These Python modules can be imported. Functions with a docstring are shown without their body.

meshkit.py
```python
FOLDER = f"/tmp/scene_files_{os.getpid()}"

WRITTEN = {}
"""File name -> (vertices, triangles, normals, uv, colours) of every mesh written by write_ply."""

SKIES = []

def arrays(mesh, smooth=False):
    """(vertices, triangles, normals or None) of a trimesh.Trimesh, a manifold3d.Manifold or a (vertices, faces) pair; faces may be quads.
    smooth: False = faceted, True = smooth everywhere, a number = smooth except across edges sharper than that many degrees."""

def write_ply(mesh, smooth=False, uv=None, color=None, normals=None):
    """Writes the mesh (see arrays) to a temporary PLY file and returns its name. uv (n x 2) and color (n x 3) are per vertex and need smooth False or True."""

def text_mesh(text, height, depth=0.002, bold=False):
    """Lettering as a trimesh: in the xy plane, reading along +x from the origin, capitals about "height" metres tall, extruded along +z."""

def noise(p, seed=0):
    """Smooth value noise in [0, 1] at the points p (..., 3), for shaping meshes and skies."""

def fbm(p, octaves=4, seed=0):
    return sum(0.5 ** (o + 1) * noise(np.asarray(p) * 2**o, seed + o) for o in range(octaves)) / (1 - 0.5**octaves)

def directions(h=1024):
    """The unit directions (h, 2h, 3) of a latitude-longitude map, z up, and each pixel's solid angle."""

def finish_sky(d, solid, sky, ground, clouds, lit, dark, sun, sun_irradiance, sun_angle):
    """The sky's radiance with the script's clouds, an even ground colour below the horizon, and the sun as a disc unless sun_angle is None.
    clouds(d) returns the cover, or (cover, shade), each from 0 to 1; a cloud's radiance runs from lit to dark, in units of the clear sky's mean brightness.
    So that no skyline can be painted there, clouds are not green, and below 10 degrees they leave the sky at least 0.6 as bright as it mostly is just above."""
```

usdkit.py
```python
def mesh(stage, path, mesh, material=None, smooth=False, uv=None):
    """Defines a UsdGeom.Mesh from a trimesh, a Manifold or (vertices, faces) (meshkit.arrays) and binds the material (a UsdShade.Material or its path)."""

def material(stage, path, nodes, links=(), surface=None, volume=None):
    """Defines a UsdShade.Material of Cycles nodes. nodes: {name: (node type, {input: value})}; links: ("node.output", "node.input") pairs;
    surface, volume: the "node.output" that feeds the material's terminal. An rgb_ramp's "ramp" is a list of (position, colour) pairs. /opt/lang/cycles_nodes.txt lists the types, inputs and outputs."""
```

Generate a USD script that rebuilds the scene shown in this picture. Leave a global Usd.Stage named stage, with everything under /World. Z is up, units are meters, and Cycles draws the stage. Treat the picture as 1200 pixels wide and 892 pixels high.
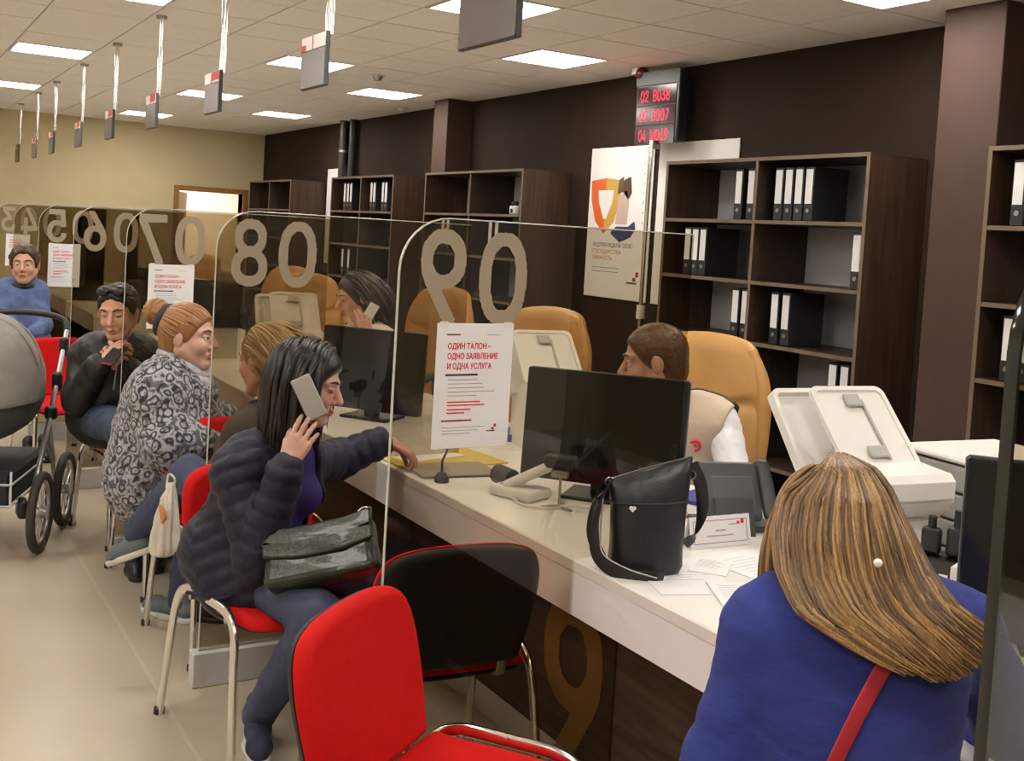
import math, random
import numpy as np
import trimesh
import manifold3d
from manifold3d import Manifold
import meshkit, usdkit
from pxr import Usd, UsdGeom, UsdLux, UsdShade, Gf, Sdf, Vt

stage = Usd.Stage.CreateInMemory()
UsdGeom.SetStageUpAxis(stage, UsdGeom.Tokens.z)
UsdGeom.SetStageMetersPerUnit(stage, 1.0)
UsdGeom.Xform.Define(stage, '/World')
UsdGeom.Scope.Define(stage, '/World/Looks')
rng = np.random.default_rng(7)
PI = math.pi

# ---------------------------------------------------------------- camera
F_PX, CX, CY = 1259.08, 592.49, 340.63
YAW, PITCH, ROLL = 1.03248, -0.050051, 0.058487
EYE = np.array([5.761, -4.570, 1.6])
EXPOSURE = 1.2
_fwd = np.array([-math.sin(YAW) * math.cos(PITCH), math.cos(YAW) * math.cos(PITCH), math.sin(PITCH)])
_r0 = np.array([math.cos(YAW), math.sin(YAW), 0.0]); _u0 = np.cross(_r0, _fwd)
_right = math.cos(ROLL) * _r0 + math.sin(ROLL) * _u0
_up = -math.sin(ROLL) * _r0 + math.cos(ROLL) * _u0
cam = UsdGeom.Camera.Define(stage, '/World/camera')
AP = 36.0
cam.CreateHorizontalApertureAttr(AP)
cam.CreateVerticalApertureAttr(AP * 892 / 1200)
cam.CreateFocalLengthAttr(F_PX / 1200 * AP)
cam.CreateHorizontalApertureOffsetAttr(-(CX - 600) / 1200 * AP)
cam.CreateVerticalApertureOffsetAttr((CY - 446) / 1200 * AP)
cam.CreateClippingRangeAttr(Gf.Vec2f(0.05, 100))
cam.CreateExposureAttr(EXPOSURE)
_m = Gf.Matrix4d(*_right, 0, *_up, 0, *(-_fwd), 0, *EYE, 1)
cam.AddTransformOp().Set(_m)

def at(u, v, depth):
    """The point of the room that the photograph shows at (u, v), given its real depth in metres along the view axis."""
    return EYE + depth * (_fwd + _right * (u - CX) / F_PX - _up * (v - CY) / F_PX)

# ---------------------------------------------------------------- lamps (built with the ceiling): strength of the diffusers
LAMP = 11.0
WORLD_AMB = 0.0
CEIL = 2.91

# ---------------------------------------------------------------- helpers
_names = {}
def numbered(parent, name):
    k = (parent, name); n = _names.get(k, 0); _names[k] = n + 1
    return name if n == 0 else f'{name}_{n:03d}'

MATS = {}
def mat(name, color=(.5, .5, .5), rough=.5, metal=0.0, spec=.5, noise=None, bump=None, coat=0.0, vary=0.0, sheen=0.0, emit=0.0, transl=0.0, coord='object'):
    """A principled material; noise=(scale, amount[, stretch]) mottles the colour, bump=(scale, height) gives fine relief, vary changes value between repeats."""
    if name in MATS: return MATS[name]
    nodes = {'p': ('principled_bsdf', {'base_color': color, 'roughness': rough, 'metallic': metal, 'specular_ior_level': spec, 'coat_weight': coat, 'sheen_weight': sheen})}
    links = []
    if emit: nodes['p'][1].update({'emission_color': color, 'emission_strength': emit})
    nodes['tc'] = ('texture_coordinate', {})
    src = None
    if noise:
        sc, amt = noise[0], noise[1]
        st = noise[2] if len(noise) > 2 else (1, 1, 1)
        nodes['mp'] = ('mapping', {'scale': st})
        nodes['n'] = ('noise_texture', {'scale': sc, 'detail': 4.0, 'roughness': .6})
        c = np.array(color)
        nodes['r'] = ('rgb_ramp', {'ramp': [(.25, tuple(c * (1 - amt))), (.75, tuple(np.minimum(1, c * (1 + amt))))]})
        links += [('tc.object', 'mp.vector'), ('mp.vector', 'n.vector'), ('n.fac', 'r.fac')]
        src = 'r.color'
    if vary:
        nodes['oi'] = ('object_info', {})
        nodes['hs'] = ('hsv', {'color': color})
        nodes['mr'] = ('map_range', {'to_min': 1 - vary, 'to_max': 1 + vary})
        links += [('oi.random', 'mr.value'), ('mr.result', 'hs.value')]
        if src: links.append((src, 'hs.color'))
        src = 'hs.color'
    if src: links.append((src, 'p.base_color'))
    if bump:
        nodes['bn'] = ('noise_texture', {'scale': bump[0], 'detail': 3.0})
        nodes['b'] = ('bump', {'strength': bump[2] if len(bump) > 2 else .4, 'distance': bump[1]})
        if len(bump) > 3:
            nodes['bm'] = ('mapping', {'scale': bump[3]})
            links += [('tc.object', 'bm.vector'), ('bm.vector', 'bn.vector')]
        else:
            links.append(('tc.object', 'bn.vector'))
        links += [('bn.fac', 'b.height'), ('b.normal', 'p.normal')]
    MATS[name] = usdkit.material(stage, '/World/Looks/' + name, nodes, links, surface='p.BSDF')
    return MATS[name]

def wood(name, dark, light, scale=3.0, axis='z', rough=.4):
    if name in MATS: return MATS[name]
    st = {'z': (9, 9, .7), 'x': (.7, 9, 9), 'y': (9, .7, 9)}[axis]
    nodes = {'tc': ('texture_coordinate', {}), 'mp': ('mapping', {'scale': st}),
             'n': ('noise_texture', {'scale': scale, 'detail': 6.0, 'roughness': .65, 'distortion': .6}),
             'r': ('rgb_ramp', {'ramp': [(.28, dark), (.5, tuple((np.array(dark) + np.array(light)) / 2)), (.72, light)]}),
             'p': ('principled_bsdf', {'roughness': rough, 'specular_ior_level': .35}),
             'b': ('bump', {'strength': .15, 'distance': .002})}
    MATS[name] = usdkit.material(stage, '/World/Looks/' + name, nodes, [('tc.object', 'mp.vector'), ('mp.vector', 'n.vector'), ('n.fac', 'r.fac'), ('r.color', 'p.base_color'), ('n.fac', 'b.height'), ('b.normal', 'p.normal')], surface='p.BSDF')
    return MATS[name]

def emitter(name, color, strength):
    if name not in MATS:
        MATS[name] = usdkit.material(stage, '/World/Looks/' + name, {'e': ('emission', {'color': color, 'strength': strength})}, surface='e.emission')
    return MATS[name]

def pane(name, tint, gloss=(1, 1, 1), ior=1.45, rough=0.02):
    if name not in MATS:
        MATS[name] = usdkit.material(stage, '/World/Looks/' + name, {'f': ('fresnel', {'IOR': ior}), 'ge': ('geometry', {}), 'iv': ('math', {'math_type': 'subtract', 'value1': 1.0}), 'mu': ('math', {'math_type': 'multiply'}), 't': ('transparent_bsdf', {'color': tint}), 'g': ('glossy_bsdf', {'color': gloss, 'roughness': rough}), 'm': ('mix_closure', {})},
            [('ge.backfacing', 'iv.value2'), ('iv.value', 'mu.value1'), ('f.fac', 'mu.value2'), ('mu.value', 'm.fac'), ('t.BSDF', 'm.closure1'), ('g.BSDF', 'm.closure2')], surface='m.closure')
    return MATS[name]

def rot(rx=0, ry=0, rz=0):
    m = np.eye(4)
    for a, ax in ((rx, [1, 0, 0]), (ry, [0, 1, 0]), (rz, [0, 0, 1])):
        if a: m = trimesh.transformations.rotation_matrix(a, ax) @ m
    return m
def mv(mesh, t=(0, 0, 0), rx=0, ry=0, rz=0):
    m = mesh.copy(); M = rot(rx, ry, rz); M[:3, 3] = t; m.apply_transform(M); return m
def cat(*ms):
    ms = [m for m in ms if m is not None]
    return trimesh.util.concatenate(ms)
def to_tm(man):
    m = man.to_mesh(); return trimesh.Trimesh(np.array(m.vert_properties[:, :3]), np.array(m.tri_verts), process=False)

def bx(x0, x1, y0, y1, z0, z1, c=0.0):
    """A box between two corners, edges chamfered by c."""
    e = np.array([x1 - x0, y1 - y0, z1 - z0], float); o = np.array([x0 + x1, y0 + y1, z0 + z1]) / 2
    if c <= 0:
        m = trimesh.creation.box(e)
    else:
        h = e / 2; c = min(c, h.min() * .9); P = []
        for sx in (-1, 1):
            for sy in (-1, 1):
                for sz in (-1, 1):
                    s = np.array([sx, sy, sz])
                    for k in range(3):
                        q = h - c; q[k] = h[k]; P.append(s * q)
        m = trimesh.convex.convex_hull(np.array(P))
    m.apply_translation(o); return m
def rbox(e, r, seg=6):
    """A rounded box (hull of spheres) centred on the origin."""
    e = np.array(e, float) / 2; r = min(r, e.min() * .98)
    s = trimesh.creation.icosphere(subdivisions=1 if seg <= 6 else 2, radius=r).vertices
    return trimesh.convex.convex_hull(np.vstack([s + np.array([sx, sy, sz]) * (e - r) for sx in (-1, 1) for sy in (-1, 1) for sz in (-1, 1)]))
def cyl(p, q, r, r2=None, n=16):
    p, q = np.array(p, float), np.array(q, float); d = q - p; L = np.linalg.norm(d)
    a = np.linspace(0, 2 * PI, n, endpoint=False); r2 = r if r2 is None else r2
    v = np.vstack([np.c_[np.cos(a) * r, np.sin(a) * r, np.zeros(n)], np.c_[np.cos(a) * r2, np.sin(a) * r2, np.full(n, L)], [[0, 0, 0], [0, 0, L]]])
    i = np.arange(n); j = (i + 1) % n
    f = np.vstack([np.c_[i, j, n + j], np.c_[i, n + j, n + i], np.c_[j, i, np.full(n, 2 * n)], np.c_[n + i, n + j, np.full(n, 2 * n + 1)]])
    m = trimesh.Trimesh(v, f, process=False)
    M = trimesh.geometry.align_vectors([0, 0, 1], d / L); M[:3, 3] = p; m.apply_transform(M); return m
def spline(pts, n=8, closed=False):
    """Catmull-Rom through the points."""
    P = np.array(pts, float)
    P = np.vstack([P[-1], P, P[0], P[1]]) if closed else np.vstack([2 * P[0] - P[1], P, 2 * P[-1] - P[-2]])
    out = []
    for i in range(1, len(P) - 2):
        t = np.linspace(0, 1, n, endpoint=False)[:, None]; a, b, c, d = P[i - 1:i + 3]
        out.append(.5 * (2 * b + (c - a) * t + (2 * a - 5 * b + 4 * c - d) * t ** 2 + (3 * b - a - 3 * c + d) * t ** 3))
    if not closed: out.append(P[-2:-1])
    return np.vstack(out)
def tube(path, r, n=10, closed=False, flat=None, cap=True):
    """A tube along a path; r a number or one radius per point; flat=(a, b, up) makes an oval / strap section."""
    P = np.array(path, float); N = len(P); r = np.broadcast_to(np.asarray(r, float), (N,))
    T = np.gradient(P, axis=0) if not closed else np.roll(P, -1, 0) - np.roll(P, 1, 0)
    T /= np.maximum(np.linalg.norm(T, axis=1, keepdims=True), 1e-9)
    u = np.array([0, 0, 1.]) if abs(T[0, 2]) < .9 else np.array([1., 0, 0])
    if flat is not None and len(flat) > 2: u = np.array(flat[2], float)
    U = []
    for t in T:
        if flat is not None and len(flat) > 2: u = np.array(flat[2], float)
        u = u - t * (u @ t); u /= max(np.linalg.norm(u), 1e-9); U.append(u)
    U = np.array(U); W = np.cross(T, U)
    a = np.linspace(0, 2 * PI, n, endpoint=False)
    ca, sa = np.cos(a), np.sin(a)
    if flat is not None:
        ca = np.sign(ca) * np.abs(ca) ** .6 * flat[0]; sa = np.sign(sa) * np.abs(sa) ** .6 * flat[1]
    V = P[:, None] + r[:, None, None] * (U[:, None] * ca[None, :, None] + W[:, None] * sa[None, :, None])
    V = V.reshape(-1, 3); i, j = np.meshgrid(np.arange(N if closed else N - 1), np.arange(n), indexing='ij'); i, j = i.ravel(), j.ravel()
    A, B, C, D = i * n + j, i * n + (j + 1) % n, ((i + 1) % N) * n + (j + 1) % n, ((i + 1) % N) * n + j
    F = np.vstack([np.c_[A, B, C], np.c_[A, C, D]])
    if cap and not closed:
        c0, c1 = len(V), len(V) + 1; V = np.vstack([V, P[0], P[-1]]); k = np.arange(n)
        F = np.vstack([F, np.c_[(k + 1) % n, k, np.full(n, c0)], np.c_[(N - 1) * n + k, (N - 1) * n + (k + 1) % n, np.full(n, c1)]])
    return trimesh.Trimesh(V, F, process=False)
def extrude(poly, d):
    """A shapely polygon (or list of points) extruded along +z."""
    import shapely
    g = poly if hasattr(poly, 'exterior') or hasattr(poly, 'geoms') else shapely.Polygon(poly)
    return trimesh.util.concatenate([trimesh.creation.extrude_polygon(q, d, engine='earcut') for q in getattr(g, 'geoms', [g])])
def lathe(profile, n=24):
    P = np.array(profile, float)
    return trimesh.creation.revolve(P, sections=n)
def rrect(w, h, r, n=6):
    """Points of a rounded rectangle centred on the origin."""
    out = []
    for cx, cy, a0 in ((w / 2 - r, h / 2 - r, 0), (-w / 2 + r, h / 2 - r, 90), (-w / 2 + r, -h / 2 + r, 180), (w / 2 - r, -h / 2 + r, 270)):
        for a in np.radians(np.linspace(a0, a0 + 90, n + 1)): out.append((cx + r * math.cos(a), cy + r * math.sin(a)))
    return out
def pillow(outline, front, back, inset=.02, rings=4):
    """A padded slab: the outline (x, y) rounded over towards +z by front and -z by back."""
    import shapely
    P = np.array(outline, float); c = P.mean(0); V, F, n = [], [], len(P)
    t = np.linspace(0, PI / 2, rings + 1)
    prof = [(-math.sin(a) * back, math.cos(a)) for a in t[::-1]][:-1] + [(math.sin(a) * front, math.cos(a)) for a in t]
    prof = [(z, k) for z, k in prof]
    d = P - c; L = np.linalg.norm(d, axis=1, keepdims=True)
    for z, k in prof:
        s = 1 - (1 - k) * inset / np.maximum(L, 1e-6); V.append(np.c_[c + d * s, np.full(n, z)])
    V = np.vstack(V); m = len(prof)
    for i in range(m - 1):
        a = np.arange(n); b = (a + 1) % n
        F += [np.c_[i * n + a, i * n + b, (i + 1) * n + b], np.c_[i * n + a, (i + 1) * n + b, (i + 1) * n + a]]
    b0, b1 = len(V), len(V) + 1; V = np.vstack([V, [*c, prof[0][0]], [*c, prof[-1][0]]]); a = np.arange(n); b = (a + 1) % n
    F += [np.c_[b, a, np.full(n, b0)], np.c_[(m - 1) * n + a, (m - 1) * n + b, np.full(n, b1)]]
    return trimesh.Trimesh(V, np.vstack(F), process=False)

def _tag(prim, label=None, category=None, group=None, kind=None):
    for k, v in (('label', label), ('category', category), ('group', group), ('kind', kind)):
        if v: prim.SetCustomDataByKey(k, v)
def thing(name, label=None, category=None, loc=(0, 0, 0), rz=0.0, group=None, kind=None):
    path = '/World/' + numbered('/World', name)
    x = UsdGeom.Xform.Define(stage, path)
    x.AddTranslateOp().Set(Gf.Vec3d(*map(float, loc))); x.AddRotateZOp().Set(math.degrees(rz))
    _tag(x.GetPrim(), label, category, group, kind); return path
def part(parent, name, mesh, m, smooth=False, label=None, kind=None):
    path = parent + '/' + numbered(parent, name)
    p = usdkit.mesh(stage, path, mesh, m, smooth=smooth)
    _tag(p.GetPrim(), label, None, None, kind); return path
def single(name, mesh, m, label, category=None, smooth=False, group=None, kind=None):
    path = '/World/' + numbered('/World', name)
    p = usdkit.mesh(stage, path, mesh, m, smooth=smooth)
    _tag(p.GetPrim(), label, category, group, kind); return path
def dup(src, label, loc, rz=0.0, group=None):
    was = stage.GetPrimAtPath(src).GetCustomData()
    name = src.split('/')[-1].rstrip('0123456789').rstrip('_')
    path = thing(name, label, was.get('category'), loc, rz, group or was.get('group'))
    p = stage.GetPrimAtPath(path); p.GetReferences().AddInternalReference(src); p.SetInstanceable(True)
    return path
def setloc(path, loc, rz=0.0):
    x = UsdGeom.Xformable(stage.GetPrimAtPath(path)); ops = x.GetOrderedXformOps()
    ops[0].Set(Gf.Vec3d(*map(float, loc))); ops[1].Set(math.degrees(rz))
def txt(s, h, depth=.0015, bold=False, w=None):
    m = meshkit.text_mesh(s, h, depth, bold)
    if w:
        k = w / (m.bounds[1, 0] - m.bounds[0, 0]); m.apply_scale([k, 1, 1])
    return m
def frame(origin, xdir, ydir):
    """4x4 placing a flat design's x and y along the given directions."""
    x = np.array(xdir, float); x /= np.linalg.norm(x); y = np.array(ydir, float); y -= x * (x @ y); y /= np.linalg.norm(y)
    M = np.eye(4); M[:3, 0], M[:3, 1], M[:3, 2], M[:3, 3] = x, y, np.cross(x, y), origin; return M
def placed(mesh, M):
    m = mesh.copy(); m.apply_transform(M); return m
# ---------------------------------------------------------------- materials of the room
M_wall = mat('brown_wall_paint', (.030, .0172, .0112), .8, spec=.2, noise=(6, .12), bump=(120, .0006))
M_column = mat('brown_column_paint', (.070, .041, .031), .7, spec=.25, noise=(6, .08), bump=(120, .0006))
M_cream = mat('cream_wall_paint', (.63, .525, .32), .7, noise=(4, .05), bump=(90, .0006))
M_pub = mat('pale_wall_paint', (.82, .77, .66), .8)
M_floor = mat('beige_floor', (.465, .395, .30), .34, noise=(2.2, .05), bump=(18, .0006, .15))
M_seam = mat('floor_seam', (.515, .445, .345), .4)
M_tile = mat('ceiling_tile', (.91, .865, .80), .9, noise=(60, .06), bump=(180, .0012, .5))
M_grid = mat('ceiling_grid_bar', (.42, .37, .32), .6)
M_plenum = mat('ceiling_plenum', (.12, .11, .1), .9)
M_white = mat('white_laminate', (.82, .80, .77), .28, noise=(3, .02))
M_fascia = mat('white_fascia', (.88, .87, .90), .3, noise=(3, .02))
M_whitepl = mat('white_plastic', (.72, .70, .66), .35)
M_whiteprn = mat('printer_white', (.76, .73, .69), .38, noise=(5, .02))
M_greyprn = mat('printer_grey', (.42, .41, .38), .45)
M_walnut = wood('walnut_panel', (.026, .0135, .0085), (.075, .040, .024), 2.2, 'z')
M_walnutx = wood('walnut_front', (.028, .015, .011), (.12, .066, .042), 2.6, 'x')
M_shelf = wood('walnut_shelf', (.026, .017, .012), (.06, .036, .025), 2.4, 'x')
M_edge = mat('shelf_edge_band', (.15, .105, .068), .45, noise=(12, .15))
M_back = mat('shelf_back_panel', (.46, .45, .47), .6)
M_chrome = mat('chrome', (.78, .76, .74), .14, metal=1.0)
M_steel = mat('grey_steel', (.42, .40, .37), .32, metal=1.0)
M_black = mat('black_plastic', (.012, .012, .013), .42)
M_blackgl = mat('black_gloss', (.008, .008, .008), .07, spec=.6)
M_darkgrey = mat('dark_grey_plastic', (.055, .056, .058), .45)
M_orangewood = wood('orange_door_wood', (.30, .125, .035), (.42, .19, .06), 2.0, 'z')
M_plinth = mat('grey_plinth', (.56, .545, .545), .35)
M_pipe = mat('dark_pipe', (.03, .02, .016), .45)
M_red = mat('red_upholstery', (.54, .0045, .004), .75, spec=.2, noise=(40, .08), bump=(900, .0004, .5), sheen=.0)
M_backshell = mat('chair_back_shell', (.010, .010, .011), .6, bump=(400, .0003))
M_glass = pane('tinted_glass', (.76, .72, .64), ior=1.5)
M_glassedge = mat('glass_edge', (.55, .56, .50), .12, spec=.7)
M_frost = mat('frosted_digit', (.33, .27, .19), .6)
M_paper = mat('paper', (.80, .79, .80), .6)
M_card = mat('white_card', (.78, .76, .76), .5)
M_redprint = mat('red_print', (.62, .03, .035), .6)
M_greyprint = mat('grey_print', (.38, .38, .40), .6)
M_darkprint = mat('dark_print', (.06, .05, .06), .6)
M_lamp = emitter('lamp_diffuser', (1.0, .955, .885), LAMP)

# ---------------------------------------------------------------- setting
XL, YW, XR, YF = -10.1, .54, 8.6, -8.0
f = thing('floor', 'beige polished floor with a thin pale seam along the chairs', 'floor', kind='structure')
part(f, 'floor_slab', bx(XL - 3.2, XR, YF, YW + .2, -.1, 0), M_floor)
for y in (-3.685, -5.185, -6.7):
    part(f, 'seam', bx(XL, XR, y - .007, y + .007, -.002, .0008), M_seam)
w = thing('wall_back', 'dark brown painted long wall behind the bookshelves', 'wall', kind='structure')
part(w, 'wall_panel', bx(XL - .2, XR, YW, YW + .2, 0, CEIL + .1), M_wall)
single('baseboard_back', bx(XL, XR, YW - .015, YW, 0, .08, .004), M_pipe, 'dark brown baseboard along the long brown wall', 'baseboard', kind='structure')
w = thing('wall_left', 'cream painted far end wall above the glass screens', 'wall', kind='structure')
DY0, DY1, DZ = -.70, .24, 2.0
for b in ((XL - .2, XL, YF, DY0, 0, CEIL + .1), (XL - .2, XL, DY1, YW, 0, CEIL + .1), (XL - .2, XL, DY0, DY1, DZ, CEIL + .1)):
    part(w, 'wall_panel', bx(*b), M_cream)
single('wall_front', bx(XL - .2, XR, YF - .2, YF, 0, CEIL + .1), M_pub, 'pale wall on the public side opposite the counter', 'wall', kind='structure')
single('wall_right', bx(XR, XR + .2, YF - .2, YW + .2, 0, CEIL + .1), M_pub, 'pale end wall behind the viewer', 'wall', kind='structure')
r = thing('wall_side_room', 'pale cream walls of the lit side room seen through the far doorway', 'wall', kind='structure')
part(r, 'wall_panel', bx(-13.2, -13.1, -2.4, 2, 0, 2.9), M_pub)
part(r, 'wall_panel', bx(-13.2, -10.3, -2.5, -2.4, 0, 2.9), M_pub)
part(r, 'wall_panel', bx(-13.2, -10.3, 1.9, 2.0, 0, 2.9), M_pub)
part(r, 'wall_panel', bx(-13.2, -10.3, -2.5, 2.0, 2.85, 2.95), M_pub)
d = thing('door_1', 'orange wooden door frame with its leaf standing open in the cream end wall', 'door', kind='structure')
part(d, 'jamb', bx(XL - .22, XL + .03, DY0 - .07, DY0, 0, DZ + .07, .004), M_orangewood)
part(d, 'jamb', bx(XL - .22, XL + .03, DY1, DY1 + .07, 0, DZ + .07, .004), M_orangewood)
part(d, 'lintel', bx(XL - .22, XL + .03, DY0, DY1, DZ, DZ + .07, .004), M_orangewood)
lf = part(d, 'leaf', placed(bx(0, .92, -.02, .02, .01, DZ - .01, .004), rot(rz=math.radians(158)) + np.array([[0, 0, 0, XL - .2], [0, 0, 0, DY0 + .02], [0] * 4, [0] * 4])), M_orangewood)
part(lf, 'handle', cat(cyl((XL - 1.0, DY0 + .30, 1.0), (XL - 1.0, DY0 + .38, 1.0), .01), cyl((XL - 1.0, DY0 + .38, 1.0), (XL - .9, DY0 + .38, 1.0), .01)), M_chrome, 30)
s = thing('ceiling_light', 'large ceiling lamp of the side room beyond the far doorway', 'ceiling light', (-11.9, -.2, 2.85))
part(s, 'frame', bx(-.62, .62, -.62, .62, -.02, 0, .004), M_whitepl)
part(s, 'diffuser', bx(-.58, .58, -.58, .58, -.026, -.018), M_lamp)

# ceiling of square tiles with recessed grid bars
LIGHTS = {(0, -3), (-5, -3), (-10, -3), (-15, -3), (5, -3), (10, -3), (-2, -1), (-7, -1), (-12, -1), (3, -1), (8, -1), (-2, -6), (-7, -6), (-12, -6), (3, -6), (8, -6), (0, -9), (5, -9), (-5, -9), (-10, -9), (10, -9), (-2, -11), (3, -11), (8, -11)}
c = thing('ceiling', 'suspended ceiling of square off-white tiles with darker joints', 'ceiling', kind='structure')
part(c, 'plenum', bx(XL - .2, XR, YF, YW + .2, CEIL + .1, CEIL + .15), M_plenum)
tiles, far = [], []
for i in range(-17, 15):
    for j in range(-14, 1):
        if (i, j) in LIGHTS: continue
        x0, x1, y0, y1 = i * .6 + .006, i * .6 + .594, j * .6 + .006, min(j * .6 + .594, YW)
        x0, x1, y0 = max(x0, XL), min(x1, XR), max(y0, YF)
        if x1 - x0 < .02 or y1 - y0 < .02: continue
        q = np.array([(x0 + x1) / 2, (y0 + y1) / 2, CEIL]) - EYE; dep = q @ _fwd
        u, v = (q @ _right) / max(dep, .01) * F_PX + CX, -(q @ _up) / max(dep, .01) * F_PX + CY
        vis = dep > .1 and -60 < u < 1260 and -60 < v < 892
        (tiles if vis else far).append(bx(x0, x1, y0, y1, CEIL + rng.uniform(-.001, .001), CEIL + .02))
for k, t in enumerate(tiles):
    if k < 300: part(c, 'ceiling_tile', t, M_tile)
    else: far.append(t)
part(c, 'ceiling_tile_field', cat(*far), M_tile, kind='stuff')
bars = [bx(XL, XR, j * .6 - .012, j * .6 + .012, CEIL + .005, CEIL + .02) for j in range(-13, 1)] + [bx(i * .6 - .012, i * .6 + .012, YF, YW, CEIL + .006, CEIL + .021) for i in range(-16, 15)]
part(c, 'grid_bars', cat(*bars), M_grid, kind='stuff')
lamp0 = None
LBL = {(0, -3): 'large square ceiling light partly behind the nearest hanging sign', (-2, -1): 'square ceiling light left of the red number display', (3, -1): 'square ceiling light at the top edge above the right bookshelf',
       (-5, -3): 'square ceiling light partly behind the second nearest hanging sign', (-7, -1): 'square ceiling light above the bookshelf with the column', (-10, -3): 'square ceiling light behind the third nearest hanging sign',
       (-12, -1): 'square ceiling light nearest the corner of cream and brown walls', (-15, -3): 'farthest square ceiling light, just in front of the cream wall', (-7, -6): 'square ceiling light at the upper left over the waiting side',
       (-2, -6): 'square ceiling light cut by the top edge above a hanging sign pole'}
for ij in sorted(LIGHTS):
    loc = (ij[0] * .6 + .3, ij[1] * .6 + .3, CEIL)
    lab = LBL.get(ij, 'ceiling light outside the view, %.1f metres along and %.1f metres out' % (ij[0] * .6 + 10.1, .54 - ij[1] * .6))
    if lamp0 is None:
        lamp0 = thing('ceiling_light', lab, 'ceiling light', loc, group='recessed ceiling lights')
        fr = cat(bx(-.294, .294, -.294, -.275, -.004, .03), bx(-.294, .294, .275, .294, -.004, .03), bx(-.294, -.275, -.275, .275, -.004, .03), bx(.275, .294, -.275, .275, -.004, .03))
        part(lamp0, 'frame', fr, M_whitepl); part(lamp0, 'housing', bx(-.294, .294, -.294, .294, .03, .06), M_whitepl)
        part(lamp0, 'diffuser', bx(-.275, .275, -.275, .275, 0.0, .006), M_lamp)
    else: dup(lamp0, lab, loc)

# columns and pipe
def column(x0, x1, y0, label):
    k = thing('column', label, 'column', kind='structure'); part(k, 'shaft', bx(x0, x1, y0, YW, 0, CEIL, .004), M_column)
column(2.03, 2.385, .22, 'wide brown square column right of the tall bookshelf')
column(-3.92, -3.62, .26, 'narrow brown square column behind the middle bookshelf')
k = thing('drain_pipe', 'pair of dark vertical pipes left of the middle column', 'pipe')
part(k, 'pipe', cyl((-6.78, .47, 0), (-6.78, .47, CEIL), .055), M_pipe, 40)
part(k, 'pipe', cyl((-6.52, .48, 0), (-6.52, .48, CEIL), .045), M_pipe, 40)
part(k, 'pipe_clamp', cyl((-6.78, .47, 2.52), (-6.78, .47, 2.55), .06), M_steel, 40)

# counter: worktop, fascia, wood front, plinth
CY0, CZ = -2.925, .75
PANELS = {3: -5.15, 4: -3.68, 5: -2.22, 6: -.76, 7: .69, 8: 2.15, 9: 3.44, 10: 5.05}
k = thing('service_counter', 'long counter with white worktop and fascia over dark walnut front panels', 'counter')
xs = [-9.2, -7.9, -6.6] + [PANELS[i] for i in range(3, 11)] + [6.6, 7.9]
for a, b in zip(xs[:-1], xs[1:]):
    part(k, 'worktop', bx(a + .001, b - .001, CY0, -2.0, CZ - .035, CZ, .004), M_white)
    part(k, 'fascia', bx(a + .001, b - .001, CY0 + .002, CY0 + .03, CZ - .15, CZ - .035), M_fascia)
    part(k, 'soffit', bx(a + .001, b - .001, CY0 + .03, -2.72, CZ - .15, CZ - .13), M_shelf)
    part(k, 'front_panel', bx(a + .003, b - .003, -2.76, -2.74, .10, CZ - .15, .002), M_walnutx)
    part(k, 'plinth', bx(a + .001, b - .001, -2.755, -2.735, 0, .10), M_plinth)
    part(k, 'end_panel', bx(a - .012, a + .012, -2.735, -2.02, 0, CZ - .036), M_shelf)

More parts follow.
